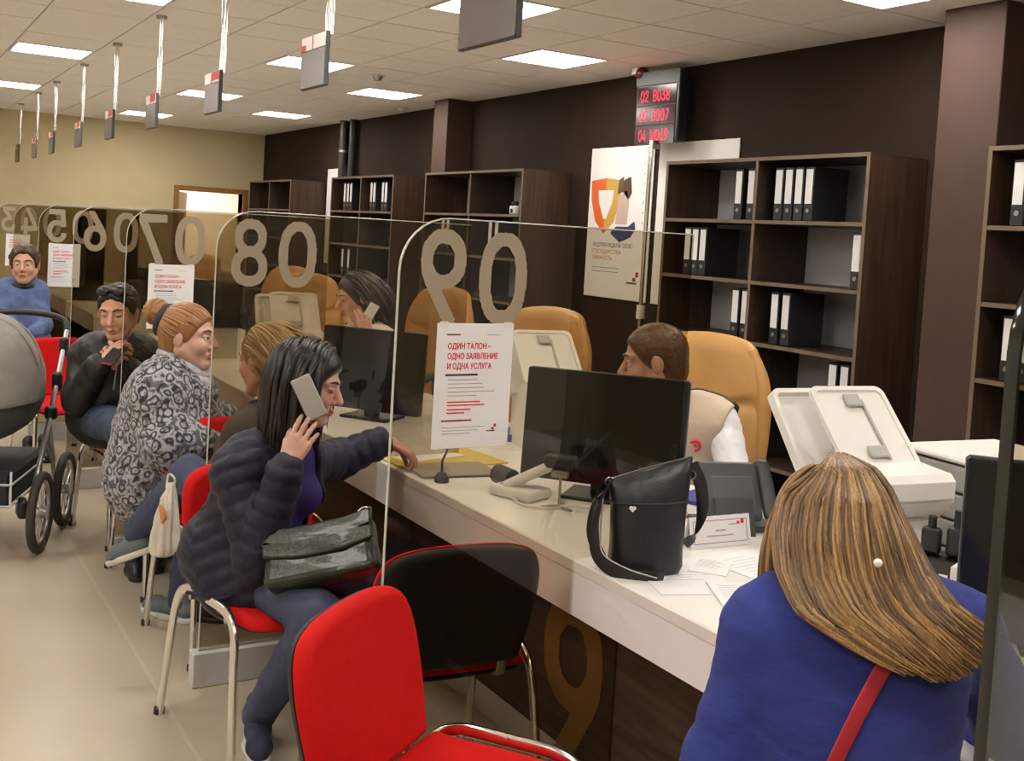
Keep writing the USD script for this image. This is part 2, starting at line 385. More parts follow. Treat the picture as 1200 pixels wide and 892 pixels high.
# tinted glass screens between the desks
def screen(n, x):
    y0, y1, zt, rc = (-3.48 if n == 9 else -3.555 if n < 9 else -3.50), -2.585, 1.635, .13
    lab = {10: 'tinted glass screen at the right edge, in front of the woman in blue', 9: 'nearest full tinted glass screen with large number 09 in front of the black handbag', 8: 'tinted glass screen with number 08 beside the woman on the phone',
           7: 'tinted glass screen with number 07 beside the man in the black jacket', 6: 'tinted glass screen with number 06 behind the seated man', 5: 'tinted glass screen with number 05 near the man in a blue shirt', 4: 'tinted glass screen with number 04 far along the counter', 3: 'farthest tinted glass screen with number 03'}[n]
    k = thing('glass_screen', lab, 'glass screen', (x, 0, 0))
    arc = [(y0 + rc - rc * math.cos(a), zt - rc + rc * math.sin(a)) for a in np.linspace(0, PI / 2, 9)]
    out = [(y0, .12)] + arc + [(y1, zt), (y1, CZ - .004), (CY0 + .006, CZ - .004), (CY0 + .006, CZ - .148), (-2.762, CZ - .148), (-2.762, .12)]
    slab = extrude(out, .010)
    M = frame((-.005, 0, 0), (0, 1, 0), (0, 0, 1))
    part(k, 'glass_pane', placed(slab, M), M_glass)
    # polished edge: a thin strip round the free edges
    ep = [(y0 - .001, .12)] + [(a - .001, b + .001) for a, b in arc] + [(y1, zt + .001)]
    part(k, 'glass_edge', tube(np.array([(0, a, b) for a, b in ep]), 1.0, 6, flat=(.002 if n < 10 else .004, .005 if n < 10 else .008, (0, -.7, .7))), M_glassedge if n < 10 else mat('glass_edge_dark', (.02, .02, .018), .1), 40)
    part(k, 'plinth', bx(-.03, .03, y0 - .025, -2.765, 0, .12, .003), M_plinth)
    # frosted number, readable from the far side
    for t, o in (('0', .222), (str(n % 10), .045)) if n < 10 else (('0', .06), ('1', .21)):
        g = txt(t, .215, .001, True); g.apply_translation([-g.bounds[0, 0], 0, 0]); wdt = g.bounds[1, 0]
        g.apply_scale([(.138 if t == '0' else .125) / wdt if t != '1' else 1, 1, 1])
        part(k, 'digit', placed(g, frame((.0075, y0 + o + .13, 1.388), (0, -1, 0), (0, 0, 1))), M_frost)
for n, x in PANELS.items(): screen(n, x)
g = txt('9', .50, .002, True); g.apply_scale([.88, 1, 1])
single('desk_number', placed(g, frame((3.03, -2.761, .04), (1, 0, 0), (0, 0, 1))), mat('gold_digit', (.30, .15, .03), .4), 'large gold figure 9 on the walnut front of the counter', 'number')

# bookshelves
BIND = None
M_label = mat('binder_label', (.72, .71, .72), .5)
M_binder = mat('binder_black', (.014, .015, .018), .4, vary=.3)
def binder(loc, label, group):
    global BIND
    if BIND is None:
        BIND = thing('binder', label, 'binder', loc, 0, group)
        part(BIND, 'cover', bx(-.034, .034, 0, .285, 0, .315, .004), M_binder)
        part(BIND, 'spine_label', bx(-.026, .026, -.0012, .0005, .10, .30), M_label)
        part(BIND, 'finger_ring', cat(*[cyl((0, -.003, .06), (0, .001, .06), .013)]), M_steel)
    else: dup(BIND, label, loc, 0, group)
LV = [2.17, 1.79, 1.42, 1.05, .69, .33, .06]
def bookshelf(x0, x1, label, cells, where, y0=.06, y1=.53):
    k = thing('bookshelf', label, 'bookshelf')
    t = .022; xm = (x0 + x1) / 2
    for name, b in (('side_panel', (x0, x0 + t)), ('side_panel', (x1 - t, x1))):
        part(k, name, bx(*b, y0 + .003, y1, 0, LV[0] - t), M_walnut)
    part(k, 'top_panel', bx(x0, x1, y0 + .002, y1, LV[0] - t, LV[0]), M_shelf)
    part(k, 'back_panel', bx(x0 + t, x1 - t, y1 - .008, y1 - .002, 0.06, LV[0] - t), M_back)
    part(k, 'divider', bx(xm - t / 2, xm + t / 2, y0 + .006, y1 - .008, .06, LV[0] - t), M_shelf)
    part(k, 'base', bx(x0 + t, x1 - t, y0 + .03, y1 - .008, 0, .06), M_shelf)
    for a, b in ((x0 + t, xm - t / 2), (xm + t / 2, x1 - t)):
        for z in LV[1:]: part(k, 'shelf', bx(a, b, y0 + .005, y1 - .008, z - t, z), M_shelf)
    edges = [bx(x0, x0 + t, y0, y0 + .003, 0, LV[0]), bx(x1 - t, x1, y0, y0 + .003, 0, LV[0]), bx(x0, x1, y0 - .001, y0 + .002, LV[0] - t, LV[0]), bx(xm - t / 2, xm + t / 2, y0 + .003, y0 + .006, .06, LV[0] - t)]
    edges += [bx(a, b, y0 + .002, y0 + .005, z - t, z) for a, b in ((x0 + t, xm - t / 2), (xm + t / 2, x1 - t)) for z in LV[1:]]
    part(k, 'edge_band', cat(*edges), M_edge)
    ORD = ['first', 'second', 'third', 'fourth']
    rows = ['top', 'second', 'third', 'fourth', 'fifth', 'bottom']
    for (col, row), xs in cells.items():
        base = x0 + t if col == 0 else xm + t / 2
        for n, o in enumerate(xs):
            sd = 'left' if col == 0 else 'right'
            lab = f'black binder {ORD[n]} from left in {rows[row]} {sd} cell of {where}'
            binder((base + o, y0 + .03, LV[row + 1] + .001), lab, 'binders in ' + where)
A, B_ = .03, 1.75
bookshelf(A, B_, 'tall walnut bookshelf with grey back and many binders behind the man at the desk',
    {(0, 0): (.66, .77), (1, 0): (.155, .235, .315, .395), (0, 1): (.21, .285, .36), (1, 1): (.775,), (0, 2): (.70, .785), (1, 2): (.19, .28), (0, 3): (.31, .39), (1, 3): (.67, .755), (0, 4): (.5, .6)}, 'the tall bookshelf')
bookshelf(-3.63, -1.82, 'walnut bookshelf with a small white box below the middle column', {(0, 1): (.35, .45), (1, 1): (.35, .46)}, 'the middle bookshelf')
bookshelf(-6.08, -4.36, 'walnut bookshelf with binders right of the dark pipes', {(0, 0): (.33, .42, .51), (1, 0): (.23, .31, .53, .61), (0, 2): (.35, .53)}, 'the bookshelf by the pipes')
bookshelf(-9.2, -7.48, 'farthest empty walnut bookshelf beside the doorway', {}, 'the farthest bookshelf')
bookshelf(2.46, 4.2, 'walnut bookshelf cut by the right edge of the picture', {(0, 0): (.13, .21), (0, 2): (.14, .22)}, 'the right edge bookshelf')
k = thing('camera_box', 'small white device with black top on a shelf of the middle bookshelf', 'device', (-2.02, .14, LV[1] + .001))
part(k, 'body', rbox((.10, .10, .075), .015), M_whitepl, 40); stage.GetPrimAtPath(k + '/body').GetPrim()
UsdGeom.Xformable(stage.GetPrimAtPath(k + '/body')).AddTranslateOp().Set(Gf.Vec3d(0, 0, .0375))
part(k, 'lens', cat(cyl((0, -.02, .07), (0, -.02, .11), .03), cyl((0, -.05, .03), (0, -.056, .03), .018)), M_black, 40)
# ---------------------------------------------------------------- hanging signs
M_signgrey = mat('sign_grey_panel', (.19, .165, .16), .25, noise=(7, .1))
M_signdark = mat('sign_dark_panel', (.075, .055, .045), .3)
SLAB = ['largest dark hanging sign, cut by the top edge of the picture', 'second nearest hanging sign with white header and grey panel', 'third nearest hanging sign in front of a ceiling light', 'fourth hanging sign with red square from the near end',
        'fifth hanging sign from the near end, above the cream wall', 'sixth hanging sign from the near end, with a red square', 'seventh hanging sign, third from the far end', 'eighth hanging sign, second from the far end', 'farthest small hanging sign beside the left edge']
for n, x in enumerate((3.05, 1.52, -.04, -1.52, -2.97, -4.43, -6.06, -7.41, -9.0)):
    k = thing('hanging_sign', SLAB[n], 'sign', (x, -2.96, 0), group='desk signs hanging from the ceiling')
    part(k, 'pole', cyl((-.035, .012, 2.39), (-.035, .012, CEIL), .011), M_chrome, 40)
    part(k, 'pole', cyl((.005, .016, 2.39), (.005, .016, CEIL), .007), M_chrome, 40)
    part(k, 'ceiling_rose', cat(cyl((-.02, .014, CEIL - .02), (-.02, .014, CEIL - .001), .035)), M_steel, 40)
    W_, zt = (.36, 2.46) if n == 0 else (.285, 2.405)
    part(k, 'case', bx(-W_, 0, -.006, .014, 2.18, zt, .003), M_darkgrey)
    part(k, 'panel', bx(-W_ + .005, -.004, -.009, -.006, 2.185, zt - .066), M_signdark if n == 0 else M_signgrey)
    hd = part(k, 'header', bx(-W_ + .005, -.004, -.0095, -.006, zt - .062, zt - .004), mat('sign_header', (.70, .62, .58), .35))
    part(hd, 'red_square', bx(-.14, -.006, -.0105, -.0096, zt - .05, zt - .005) if n > 1 else bx(-W_ + .005, -W_ + .06, -.0105, -.0096, zt - .062, zt - .036), M_redprint)
    if n: part(hd, 'divider', bx(-.150, -.142, -.011, -.0096, zt - .062, zt - .004), M_signgrey)

# ---------------------------------------------------------------- number display on its chrome pole
k = thing('number_display', 'black hanging board with three rows of red glowing numbers', 'display', (-.465, .36, 0), math.radians(3))
part(k, 'case', bx(-.235, .235, -.03, .06, 2.345, 2.865, .008), M_black)
part(k, 'hood', bx(-.235, .235, -.036, -.028, 2.765, 2.865, .003), M_darkgrey)
M_led = emitter('red_led', (1.0, .02, .035), 2.6)
for r_, s in enumerate(('02  B038', '02  B007', '04  M069')):
    z = 2.655 - .143 * r_
    rw = part(k, 'screen', bx(-.215, .205, -.034, -.03, z - .035, z + .10), mat('led_window', (.025, .004, .005), .15))
    g = txt(s, .082, .001, False, w=.315); g.apply_translation([-g.bounds[0, 0], 0, 0])
    part(rw, 'numbers', placed(g, frame((-.175, -.0345, z - .01), (1, 0, .0), (0, 0, 1))), M_led)
k = thing('display_pole', 'chrome pole carrying the red number display down to a white foot', 'pole', (-.455, .30, 0))
part(k, 'tube', cyl((0, 0, .02), (0, 0, 2.36), .018), M_chrome, 40)
part(k, 'foot', cyl((0, 0, 0), (0, 0, .02), .12), M_steel, 40)
part(k, 'collar', cyl((0, 0, 1.06), (0, 0, 1.16), .032), M_whitepl, 40)
part(k, 'bracket', bx(-.02, .02, 0, .06, 2.30, 2.346), M_steel)
k = thing('dome_camera', 'small white dome camera on the ceiling above the number display', 'camera', (-.72, .36, CEIL))
part(k, 'base', cyl((0, 0, -.05), (0, 0, -.001), .065), M_whitepl, 40); part(k, 'dome', mv(trimesh.creation.icosphere(2, .05), (.05, -.02, -.045)), mat('dome_red', (.12, .02, .02), .15), True)
for p_, lab in (((-2.78, -.86), 'white smoke detector between two ceiling lights'), ((-4.76, .30), 'white smoke detector on the ceiling near the middle column')):
    k = thing('smoke_detector', lab, 'smoke detector', (*p_, CEIL))
    part(k, 'base', cyl((0, 0, -.012), (0, 0, -.001), .06), M_whitepl, 40); part(k, 'sensor', cyl((0, 0, -.045), (0, 0, -.012), .028, .045), M_steel if p_[1] < 0 else M_whitepl, 40)

# ---------------------------------------------------------------- posters
def bars(k, m, rows, depth=.0006, y=-.0018):
    """Flat printed lines: (x0, x1, z0, z1) on a sheet whose front is -y."""
    for a, b, c_, d_ in rows: part(k, 'text_line', bx(a, b, y - depth, y, c_, d_), m)
def mark(k, x, z, s):
    """The little ribbon-like emblem with its dark bar."""
    a = [bx(x, x + .35 * s, -.0026, -.0018, z + .55 * s, z + .95 * s), bx(x - .35 * s, x + .05 * s, -.0026, -.0018, z + .2 * s, z + .5 * s)]
    part(k, 'emblem', cat(*a), mat('emblem_red', (.35, .06, .05), .6))
    part(k, 'emblem_text', bx(x - 1.1 * s, x + .2 * s, -.0026, -.0018, z, z + .13 * s), M_darkprint)
k = thing('wall_poster', 'tall white wall poster with orange shield and a seated woman', 'poster', (-1.52, YW - .012, 1.16))
part(k, 'sheet', bx(0, .82, -.0018, .008, 0, 1.20, .002), mat('poster_white', (.80, .78, .75), .45))
import shapely
def shield(w, t, b):
    return [(-w, t * .9), (0, t), (w, t * .9), (w * .95, t * .1), (w * .62, b * .62), (0, b), (-w * .62, b * .62), (-w * .95, t * .1)]
sh = shapely.Polygon(shield(.19, .18, -.24)).buffer(.012).difference(shapely.Polygon([(-.105, .095), (.105, .095), (.095, .0), (.02, -.135), (-.02, -.135), (-.09, .0)]))
FM = frame((.23, -.0020, .765), (1, 0, 0), (0, 0, 1))
left, right = sh.intersection(shapely.box(-.5, -.5, 0, .5)), sh.intersection(shapely.box(0, -.5, .5, .5))
sp = part(k, 'shield', placed(extrude(left, .0006), FM), mat('shield_orange', (.72, .13, .02), .5), label='orange half of the shield')
part(k, 'shield', placed(extrude(right, .0006), FM), mat('shield_gold', (.58, .34, .07), .5), label='golden half of the shield')
def flat(pts, name, col, lab=None):
    part(k, name, placed(extrude(shapely.Polygon(pts).buffer(.012), .0008), frame((0, -.0026 - .0004 * len(pts) * .05, 0), (1, 0, 0), (0, 0, 1))), mat('poster_' + name, col, .5), label=lab)
flat([(.40, .56), (.55, .56), (.62, .60), (.63, .56), (.58, .50), (.45, .46), (.34, .52)], 'figure_skirt', (.035, .05, .14))
flat([(.39, .60), (.42, .80), (.50, .84), (.53, .76), (.52, .60)], 'figure_shirt', (.55, .40, .35))
flat([(.46, .86), (.48, .93), (.54, .95), (.56, .84), (.53, .80)], 'figure_hair', (.08, .04, .025))
flat([(.47, .85), (.48, .90), (.52, .90), (.52, .84)], 'figure_face', (.50, .30, .22))
flat([(.40, .84), (.41, .93), (.45, .95), (.46, .86)], 'figure_friend', (.12, .08, .03))
for t, z, m_, w_ in (('ПОДТВЕРЖДАЕМ СВОЮ', .405, M_darkprint, .52), ('ГОСУДАРСТВА', .352, mat('poster_red_text', (.55, .10, .05), .6), .38), ('ЛИЧНОСТЬ', .302, MATS['poster_red_text'], .27)):
    part(k, 'lettering', placed(txt(t, .034, .0006, False, w=w_), frame((.09, -.0019, z), (1, 0, 0), (0, 0, 1))), m_)
bars(k, M_greyprint, [(.10, .47, .236, .243), (.10, .45, .205, .212)])
bars(k, M_greyprint, [(.715, .727, .60 + .075 * i, .615 + .075 * i) for i in range(7)])
mark(k, .68, .13, .10)
k = thing('wall_poster', 'blank white poster partly hidden behind the tall bookshelf', 'poster', (-.64, YW - .012, 1.16))
part(k, 'sheet', bx(0, .86, -.0018, .008, 0, 1.205, .002), MATS['poster_white'])
k = thing('wall_poster', 'white poster strip showing left of the dark pipes', 'poster', (-7.42, YW - .012, 1.13))
part(k, 'sheet', bx(0, .84, -.0018, .008, 0, 1.205, .002), MATS['poster_white'])
for x, y, z, rz, w_, lab in ((3.4495, -3.268, 1.072, 90, .216, 'nearest white notice with bold red heading on the glass with number 09'), (.6995, -3.352, 1.082, 90, .208, 'white notice with red heading above the woman with the bun'),
                          (-2.2105, -3.387, 1.073, 90, .208, 'white notice with red heading left of the seated man'), (-5.1405, -3.36, 1.063, 90, .205, 'farthest white notice beside the left edge')):
    k = thing('notice_sheet', lab, 'notice', (x, y, z), math.radians(rz), group='notices taped to the glass screens')
    h = w_ * 1.435; u = w_
    part(k, 'sheet', bx(-w_ / 2, w_ / 2, -.0018, .0012, 0, h, .0006), M_paper)
    for q in (-1, 1): part(k, 'tape', bx(q * w_ * .42 - .012, q * w_ * .42 + .012, -.0022, -.0018, h - .012, h + .004), M_label)
    for t, zz, ww in (('ОДИН ТАЛОН –', .795, .56), ('ОДНО ЗАЯВЛЕНИЕ', .715, .66), ('И ОДНА УСЛУГА', .635, .58)):
        part(k, 'heading', placed(txt(t, .047 * h, .0006, True, w=ww * u), frame((-.36 * u, -.0019, zz * h), (1, 0, 0), (0, 0, 1))), M_redprint)
    bars(k, M_darkprint, [(-.37 * u, .05 * u, .580 * h, .596 * h), (-.38 * u, -.20 * u, .905 * h, .915 * h)])
    bars(k, M_greyprint, [(-.33 * u, b * u, z_ * h, (z_ + .007) * h) for b, z_ in ((.05, .545), (.12, .513), (.14, .481), (.28, .449), (.05, .417))] + [(-.38 * u, b * u, z_ * h, (z_ + .005) * h) for b, z_ in ((.18, .165), (.10, .14), (.0, .115))] + [(.15 * u, .32 * u, .905 * h, .911 * h)])
    bars(k, M_redprint, [(-.33 * u, b * u, z_ * h, (z_ + .010) * h) for b, z_ in ((.10, .365), (.16, .34), (-.02, .305), (-.10, .278))])
    bars(k, mat('maroon_print', (.25, .05, .07), .6), [(-.39 * u, .0 * u, .215 * h, .228 * h)])
    mark(k, .30 * u, .125 * h, .09 * u)

# ---------------------------------------------------------------- monitors
M_screenback = mat('monitor_glossy_back', (.010, .010, .011), .09, spec=.5)
M_bezel = mat('monitor_side', (.022, .024, .032), .35)
def monitor(c, ang, label, W=.515, H=.335, tilt=-.05, neck=True, topm=None, desk=CZ):
    """Seen from its glossy back (-y); the screen looks towards +y."""
    k = thing('monitor', label, 'monitor', (c[0], c[1], desk), ang)
    z = c[2] - desk; T = rot(rx=tilt); T[:3, 3] = (0, 0, z)
    part(k, 'back_panel', placed(bx(-W / 2, W / 2, -.006, .0, -H / 2, H / 2, .003), T), M_screenback)
    part(k, 'casing', placed(bx(-W / 2 - .003, W / 2 + .003, .0, .045, -H / 2 - .003, H / 2 + .003, .008), T), M_bezel if topm is None else topm)
    part(k, 'screen', placed(bx(-W / 2 + .015, W / 2 - .015, .0445, .047, -H / 2 + .02, H / 2 - .015), T), mat('screen_glow', (.02, .022, .03), .1))
    part(k, 'neck', cat(bx(-.035, .035, .02, .05, .01, max(z - .02, .02), .004)), M_black)
    part(k, 'foot', bx(-.12, .12, -.05, .13, 0, .012, .004), M_black)
    return k
monitor((2.92, -2.47, .985), .708, 'large glossy black monitor in front of the man at the desk', W=.54, H=.365, tilt=-.08)
monitor((1.355, -2.62, .97), .60, 'black monitor in front of the clerk with a phone', W=.515, H=.36)
monitor((-1.3, -2.15, .92), .63, 'black monitor with pale top edge under the number 08', W=.51, H=.36)
monitor((-4.2, -2.3, .94), .63, 'dark monitor seen far off behind the notice by the bun', W=.51, H=.36)
monitor((-2.75, -2.2, .94), .63, 'dark monitor between the far desks behind the seated man', W=.51, H=.36)
monitor((4.44, -2.27, .965), .70, 'dark monitor at the right edge beyond the woman in blue', W=.50, H=.40)

# ---------------------------------------------------------------- office chairs
M_tan = mat('tan_leather', (.50, .26, .075), .42, noise=(9, .08), bump=(220, .0006, .3))
def office_chair(loc, rz, label):
    k = thing('office_chair', label, 'office chair', loc, rz, 'tan office chairs behind the counter')
    W = .54; o = [(-.20, 0), (.20, 0), (.255, .10), (.27, .35), (.262, .55), (.235, .66), (.17, .715), (0, .735), (-.17, .715), (-.235, .66), (-.262, .55), (-.27, .35), (-.255, .10)]
    o = spline(o, 4, closed=True)
    def back(y0, y1, f_, b_, ins):
        a = [q for q in o if y0 <= q[1] <= y1]
        return a
    # local: sitter faces +y; the back leans
    pad = pillow(o, .055, .045, inset=.075, rings=6)
    V = pad.vertices.copy()
    z, x, d = V[:, 1], V[:, 0], V[:, 2]
    crease = .022 * np.exp(-((z - .44) / .022) ** 2) + .018 * np.exp(-((z - .20) / .022) ** 2) * (np.abs(x) < .26)
    d = d - np.where(d > 0, crease, 0) + .06 * (x / .27) ** 2 * (d > -9)
    pad = trimesh.Trimesh(np.c_[-x, -.20 + d - .16 * z, .50 + z], pad.faces, process=False)
    pad = pad.subdivide()
    part(k, 'backrest', pad, M_tan, True)
    for s_ in (-1, 1):
        part(k, 'side_bolster', tube(spline([(s_ * .255, -.19, .56), (s_ * .268, -.205, .80), (s_ * .258, -.23, 1.02), (s_ * .20, -.255, 1.17)], 6), [.02 + .02 * math.sin(PI * t) for t in np.linspace(.1, .9, 19)], 10), M_tan, 60)
        part(k, 'armrest', cat(tube(spline([(s_ * .27, -.17, .62), (s_ * .30, -.05, .68), (s_ * .30, .14, .68), (s_ * .29, .2, .64)], 6), .022, 10)), M_black, 60)
        part(k, 'arm_post', tube(spline([(s_ * .29, .12, .67), (s_ * .29, .10, .52), (s_ * .22, .05, .44)], 6), .016, 8), M_black, 60)
    part(k, 'seat', mv(rbox((.52, .50, .11), .05), (0, .04, .47)), M_tan, 40)
    part(k, 'column', cyl((0, 0, .12), (0, 0, .43), .03), M_black, 40)
    for q in range(5):
        a = q * 2 * PI / 5 + .3
        part(k, 'base_arm', cat(tube([(0, 0, .13), (.15 * math.cos(a), .15 * math.sin(a), .12), (.29 * math.cos(a), .29 * math.sin(a), .085)], .02, 8), mv(trimesh.creation.icosphere(2, .03), (.29 * math.cos(a), .29 * math.sin(a), .03))), M_black, 40)
    return k
PROTO_OC = office_chair((2.36, -1.62, 0), PI + math.radians(38), 'tan leather office chair occupied by the man at the desk')
for x, y, a, lab in ((1.0, -1.62, 25, 'empty tan leather office chair behind the nearest notice'), (-.72, -1.38, 20, 'tan leather office chair behind the clerk on the phone, under figure 9'),
                     (-1.85, -1.62, 95, 'tan office chair turned sideways left of the phoning clerk'), (-3.2, -1.6, 25, 'tan office chair seen behind the figures 08'), (-5.6, -1.7, 30, 'tan office chair half hidden beneath the figures 07')):
    dup(PROTO_OC, lab, (x, y, 0), PI + math.radians(a))

# ---------------------------------------------------------------- red visitor chairs
def visitor_chair(loc, rz, label):
    """Faces +y."""
    k = thing('visitor_chair', label, 'chair', loc, rz, 'red visitor chairs along the counter')
    o = spline([(-.17, 0), (.17, 0), (.215, .04), (.235, .22), (.215, .34), (.14, .385), (0, .395), (-.14, .385), (-.215, .34), (-.235, .22), (-.215, .04)], 4, closed=True)
    lean = lambda V: np.c_[-V[:, 0], -.205 + V[:, 2] - .22 * V[:, 1] + .10 * V[:, 0] ** 2 * 6 * .25, .452 + V[:, 1] * .90]
    pd = pillow(o, .028, .004, .03, 5); part(k, 'backrest', trimesh.Trimesh(lean(pd.vertices), pd.faces, process=False), M_red, 50)
    sh_ = pillow(o * np.array([.985, .985]) + np.array([0, .003]), .004, .022, .035, 5); V = sh_.vertices.copy(); V[:, 2] -= .006
    part(k, 'back_shell', trimesh.Trimesh(lean(V), sh_.faces, process=False), M_backshell, 50)
    so = spline([(-.20, -.19), (.20, -.19), (.235, -.13), (.24, .12), (.19, .225), (0, .245), (-.19, .225), (-.24, .12), (-.235, -.13)], 4, closed=True)
    ps = pillow(so, .035, .012, .06, 5); V = ps.vertices.copy(); V[:, 2] += .43 - .25 * np.maximum(V[:, 1] - .13, 0) ** 1.3
    part(k, 'seat', trimesh.Trimesh(V, ps.faces, process=False), M_red, 50)
    pb = pillow(so * .95, .006, .014, .05, 3); V = pb.vertices.copy(); V[:, 2] += .413
    part(k, 'seat_shell', trimesh.Trimesh(V, pb.faces, process=False), M_backshell, 50)
    for s_ in (-1, 1):
        part(k, 'leg', tube(spline([(s_ * .265, .215, 0), (s_ * .262, .20, .30), (s_ * .258, .185, .415), (s_ * .255, .12, .458), (s_ * .255, .0, .462)], 8), 1.0, 12, flat=(.0095, .0155, (1, 0, 0))), M_chrome, 60)
        part(k, 'leg', tube(spline([(s_ * .265, -.285, 0), (s_ * .262, -.225, .30), (s_ * .258, -.19, .415), (s_ * .255, -.12, .458), (s_ * .255, .0, .462)], 8), 1.0, 12, flat=(.0095, .0155, (1, 0, 0))), M_chrome, 60)
        part(k, 'glide', cyl((s_ * .265, .215, 0), (s_ * .265, .215, .02), .017), M_black, 40); part(k, 'glide', cyl((s_ * .265, -.287, 0), (s_ * .265, -.285, .02), .017), M_black, 40)
        part(k, 'back_support', tube(spline([(s_ * .16, -.10, .405), (s_ * .16, -.19, .412), (s_ * .16, -.212, .45), (s_ * .16, -.222, .50)], 6), 1.0, 8, flat=(.014, .007, (1, 0, 0))), M_steel, 60)
    part(k, 'cross_bar', cat(cyl((-.255, .12, .43), (.255, .12, .43), .010), cyl((-.255, -.12, .43), (.255, -.12, .43), .010)), M_steel, 40)
    return k
CH = [((2.55, -3.41, 0), -80, 'red visitor chair under the woman in the navy jacket'), ((3.105, -3.20, 0), 84, 'visitor chair with black back turned to us behind the glass screen'),
      ((3.90, -3.50, 0), -54, 'nearest red visitor chair with its front facing us'), ((1.78, -3.30, 0), -84, 'red visitor chair under the blonde woman in grey'),
      ((1.02, -3.30, 0), -84, 'red visitor chair under the woman in the patterned scarf'), ((.24, -3.32, 0), -80, 'red visitor chair under the man in the black jacket'),
      ((-1.15, -3.48, 0), -80, 'empty red visitor chair just behind the pram handle'), ((-2.12, -3.62, 0), -78, 'red visitor chair under the far visitor in blue'), ((4.64, -3.40, 0), 12, 'red visitor chair under the woman in the blue sweater')]
VC = visitor_chair(CH[0][0], math.radians(CH[0][1]), CH[0][2])
VCS = [VC] + [dup(VC, lab, loc, math.radians(a)) for loc, a, lab in CH[1:]]
# ---------------------------------------------------------------- smooth bodies: signed distance shapes turned into one surface
class Form:
    """A smooth union of tapered limbs and ellipsoids; each is (function, low corner, high corner, blend)."""
    def __init__(s, k=.02): s.p, s.k = [], k
    def cap(s, a, b, ra, rb=None, k=None):
        a, b = np.array(a, float), np.array(b, float); rb = ra if rb is None else rb
        ab = b - a; L2 = max(ab @ ab, 1e-12); m = max(ra, rb)
        def fn(P):
            t = np.clip(((P - a) @ ab) / L2, 0, 1); return np.linalg.norm(P - a - t[..., None] * ab, axis=-1) - (ra + (rb - ra) * t)
        s.p.append((fn, np.minimum(a, b) - m, np.maximum(a, b) + m, s.k if k is None else k)); return s
    def chain(s, pts, rs, k=None):
        for i in range(len(pts) - 1): s.cap(pts[i], pts[i + 1], rs[i], rs[i + 1], k)
        return s
    def ell(s, c, r, R=None, k=None):
        c, r = np.array(c, float), np.array(r, float); R = np.eye(3) if R is None else np.array(R, float)
        def fn(P):
            q = (P - c) @ R.T; k0 = np.linalg.norm(q / r, axis=-1); k1 = np.linalg.norm(q / r ** 2, axis=-1); return k0 * (k0 - 1) / np.maximum(k1, 1e-9)
        e = np.sqrt(((R.T * r) ** 2).sum(1)); s.p.append((fn, c - e, c + e, s.k if k is None else k)); return s
    def cut(s, fn, lo, hi, k=.004): s.p.append((fn, np.array(lo, float), np.array(hi, float), -k)); return s
    def cut_ball(s, c, r, k=.008):
        c = np.array(c, float); return s.cut(lambda P: np.linalg.norm(P - c, axis=-1) - r, c - r, c + r, k)
    def cut_plane(s, o, n, k=.004):
        """Takes away everything on the side that n points to."""
        o, n = np.array(o, float), np.array(n, float) / np.linalg.norm(n); s.p.append((lambda P: -((P - o) @ n), np.full(3, -1e3), np.full(3, 1e3), -k)); return s
    def mesh(s, h, lo=None, hi=None):
        pos = [q for q in s.p if q[3] >= 0]
        if lo is None: lo = np.min([q[1] for q in pos], 0) - .03
        if hi is None: hi = np.max([q[2] for q in pos], 0) + .03
        lo, hi = np.array(lo, float), np.array(hi, float); n = np.ceil((hi - lo) / h).astype(int) + 1
        ax = [lo[i] + h * np.arange(n[i]) for i in range(3)]; D = np.full(n, 1.0, np.float32)
        for fn, a, b, k in s.p:
            pad = max(abs(k), 0) * 1.2 + 3 * h
            i0 = np.maximum(np.floor((a - pad - lo) / h).astype(int), 0); i1 = np.minimum(np.ceil((b + pad - lo) / h).astype(int) + 1, n)
            if (i1 <= i0).any(): continue
            sl = tuple(slice(i0[i], i1[i]) for i in range(3))
            P = np.stack(np.meshgrid(*[ax[i][sl[i]] for i in range(3)], indexing='ij'), -1); d = fn(P); o = D[sl]
            if k >= 0:
                kk = max(k, 1e-5); w = np.maximum(kk - np.abs(o - d), 0) / kk; D[sl] = np.minimum(o, d) - w * w * kk * .25
            else:
                kk = -k; d = -d; w = np.maximum(kk - np.abs(o - d), 0) / kk; D[sl] = np.maximum(o, d) + w * w * kk * .25
        D[0], D[-1], D[:, 0], D[:, -1], D[:, :, 0], D[:, :, -1] = [np.maximum(x, .2 * h) for x in (D[0], D[-1], D[:, 0], D[:, -1], D[:, :, 0], D[:, :, -1])]
        return surface_net(D, lo, h)

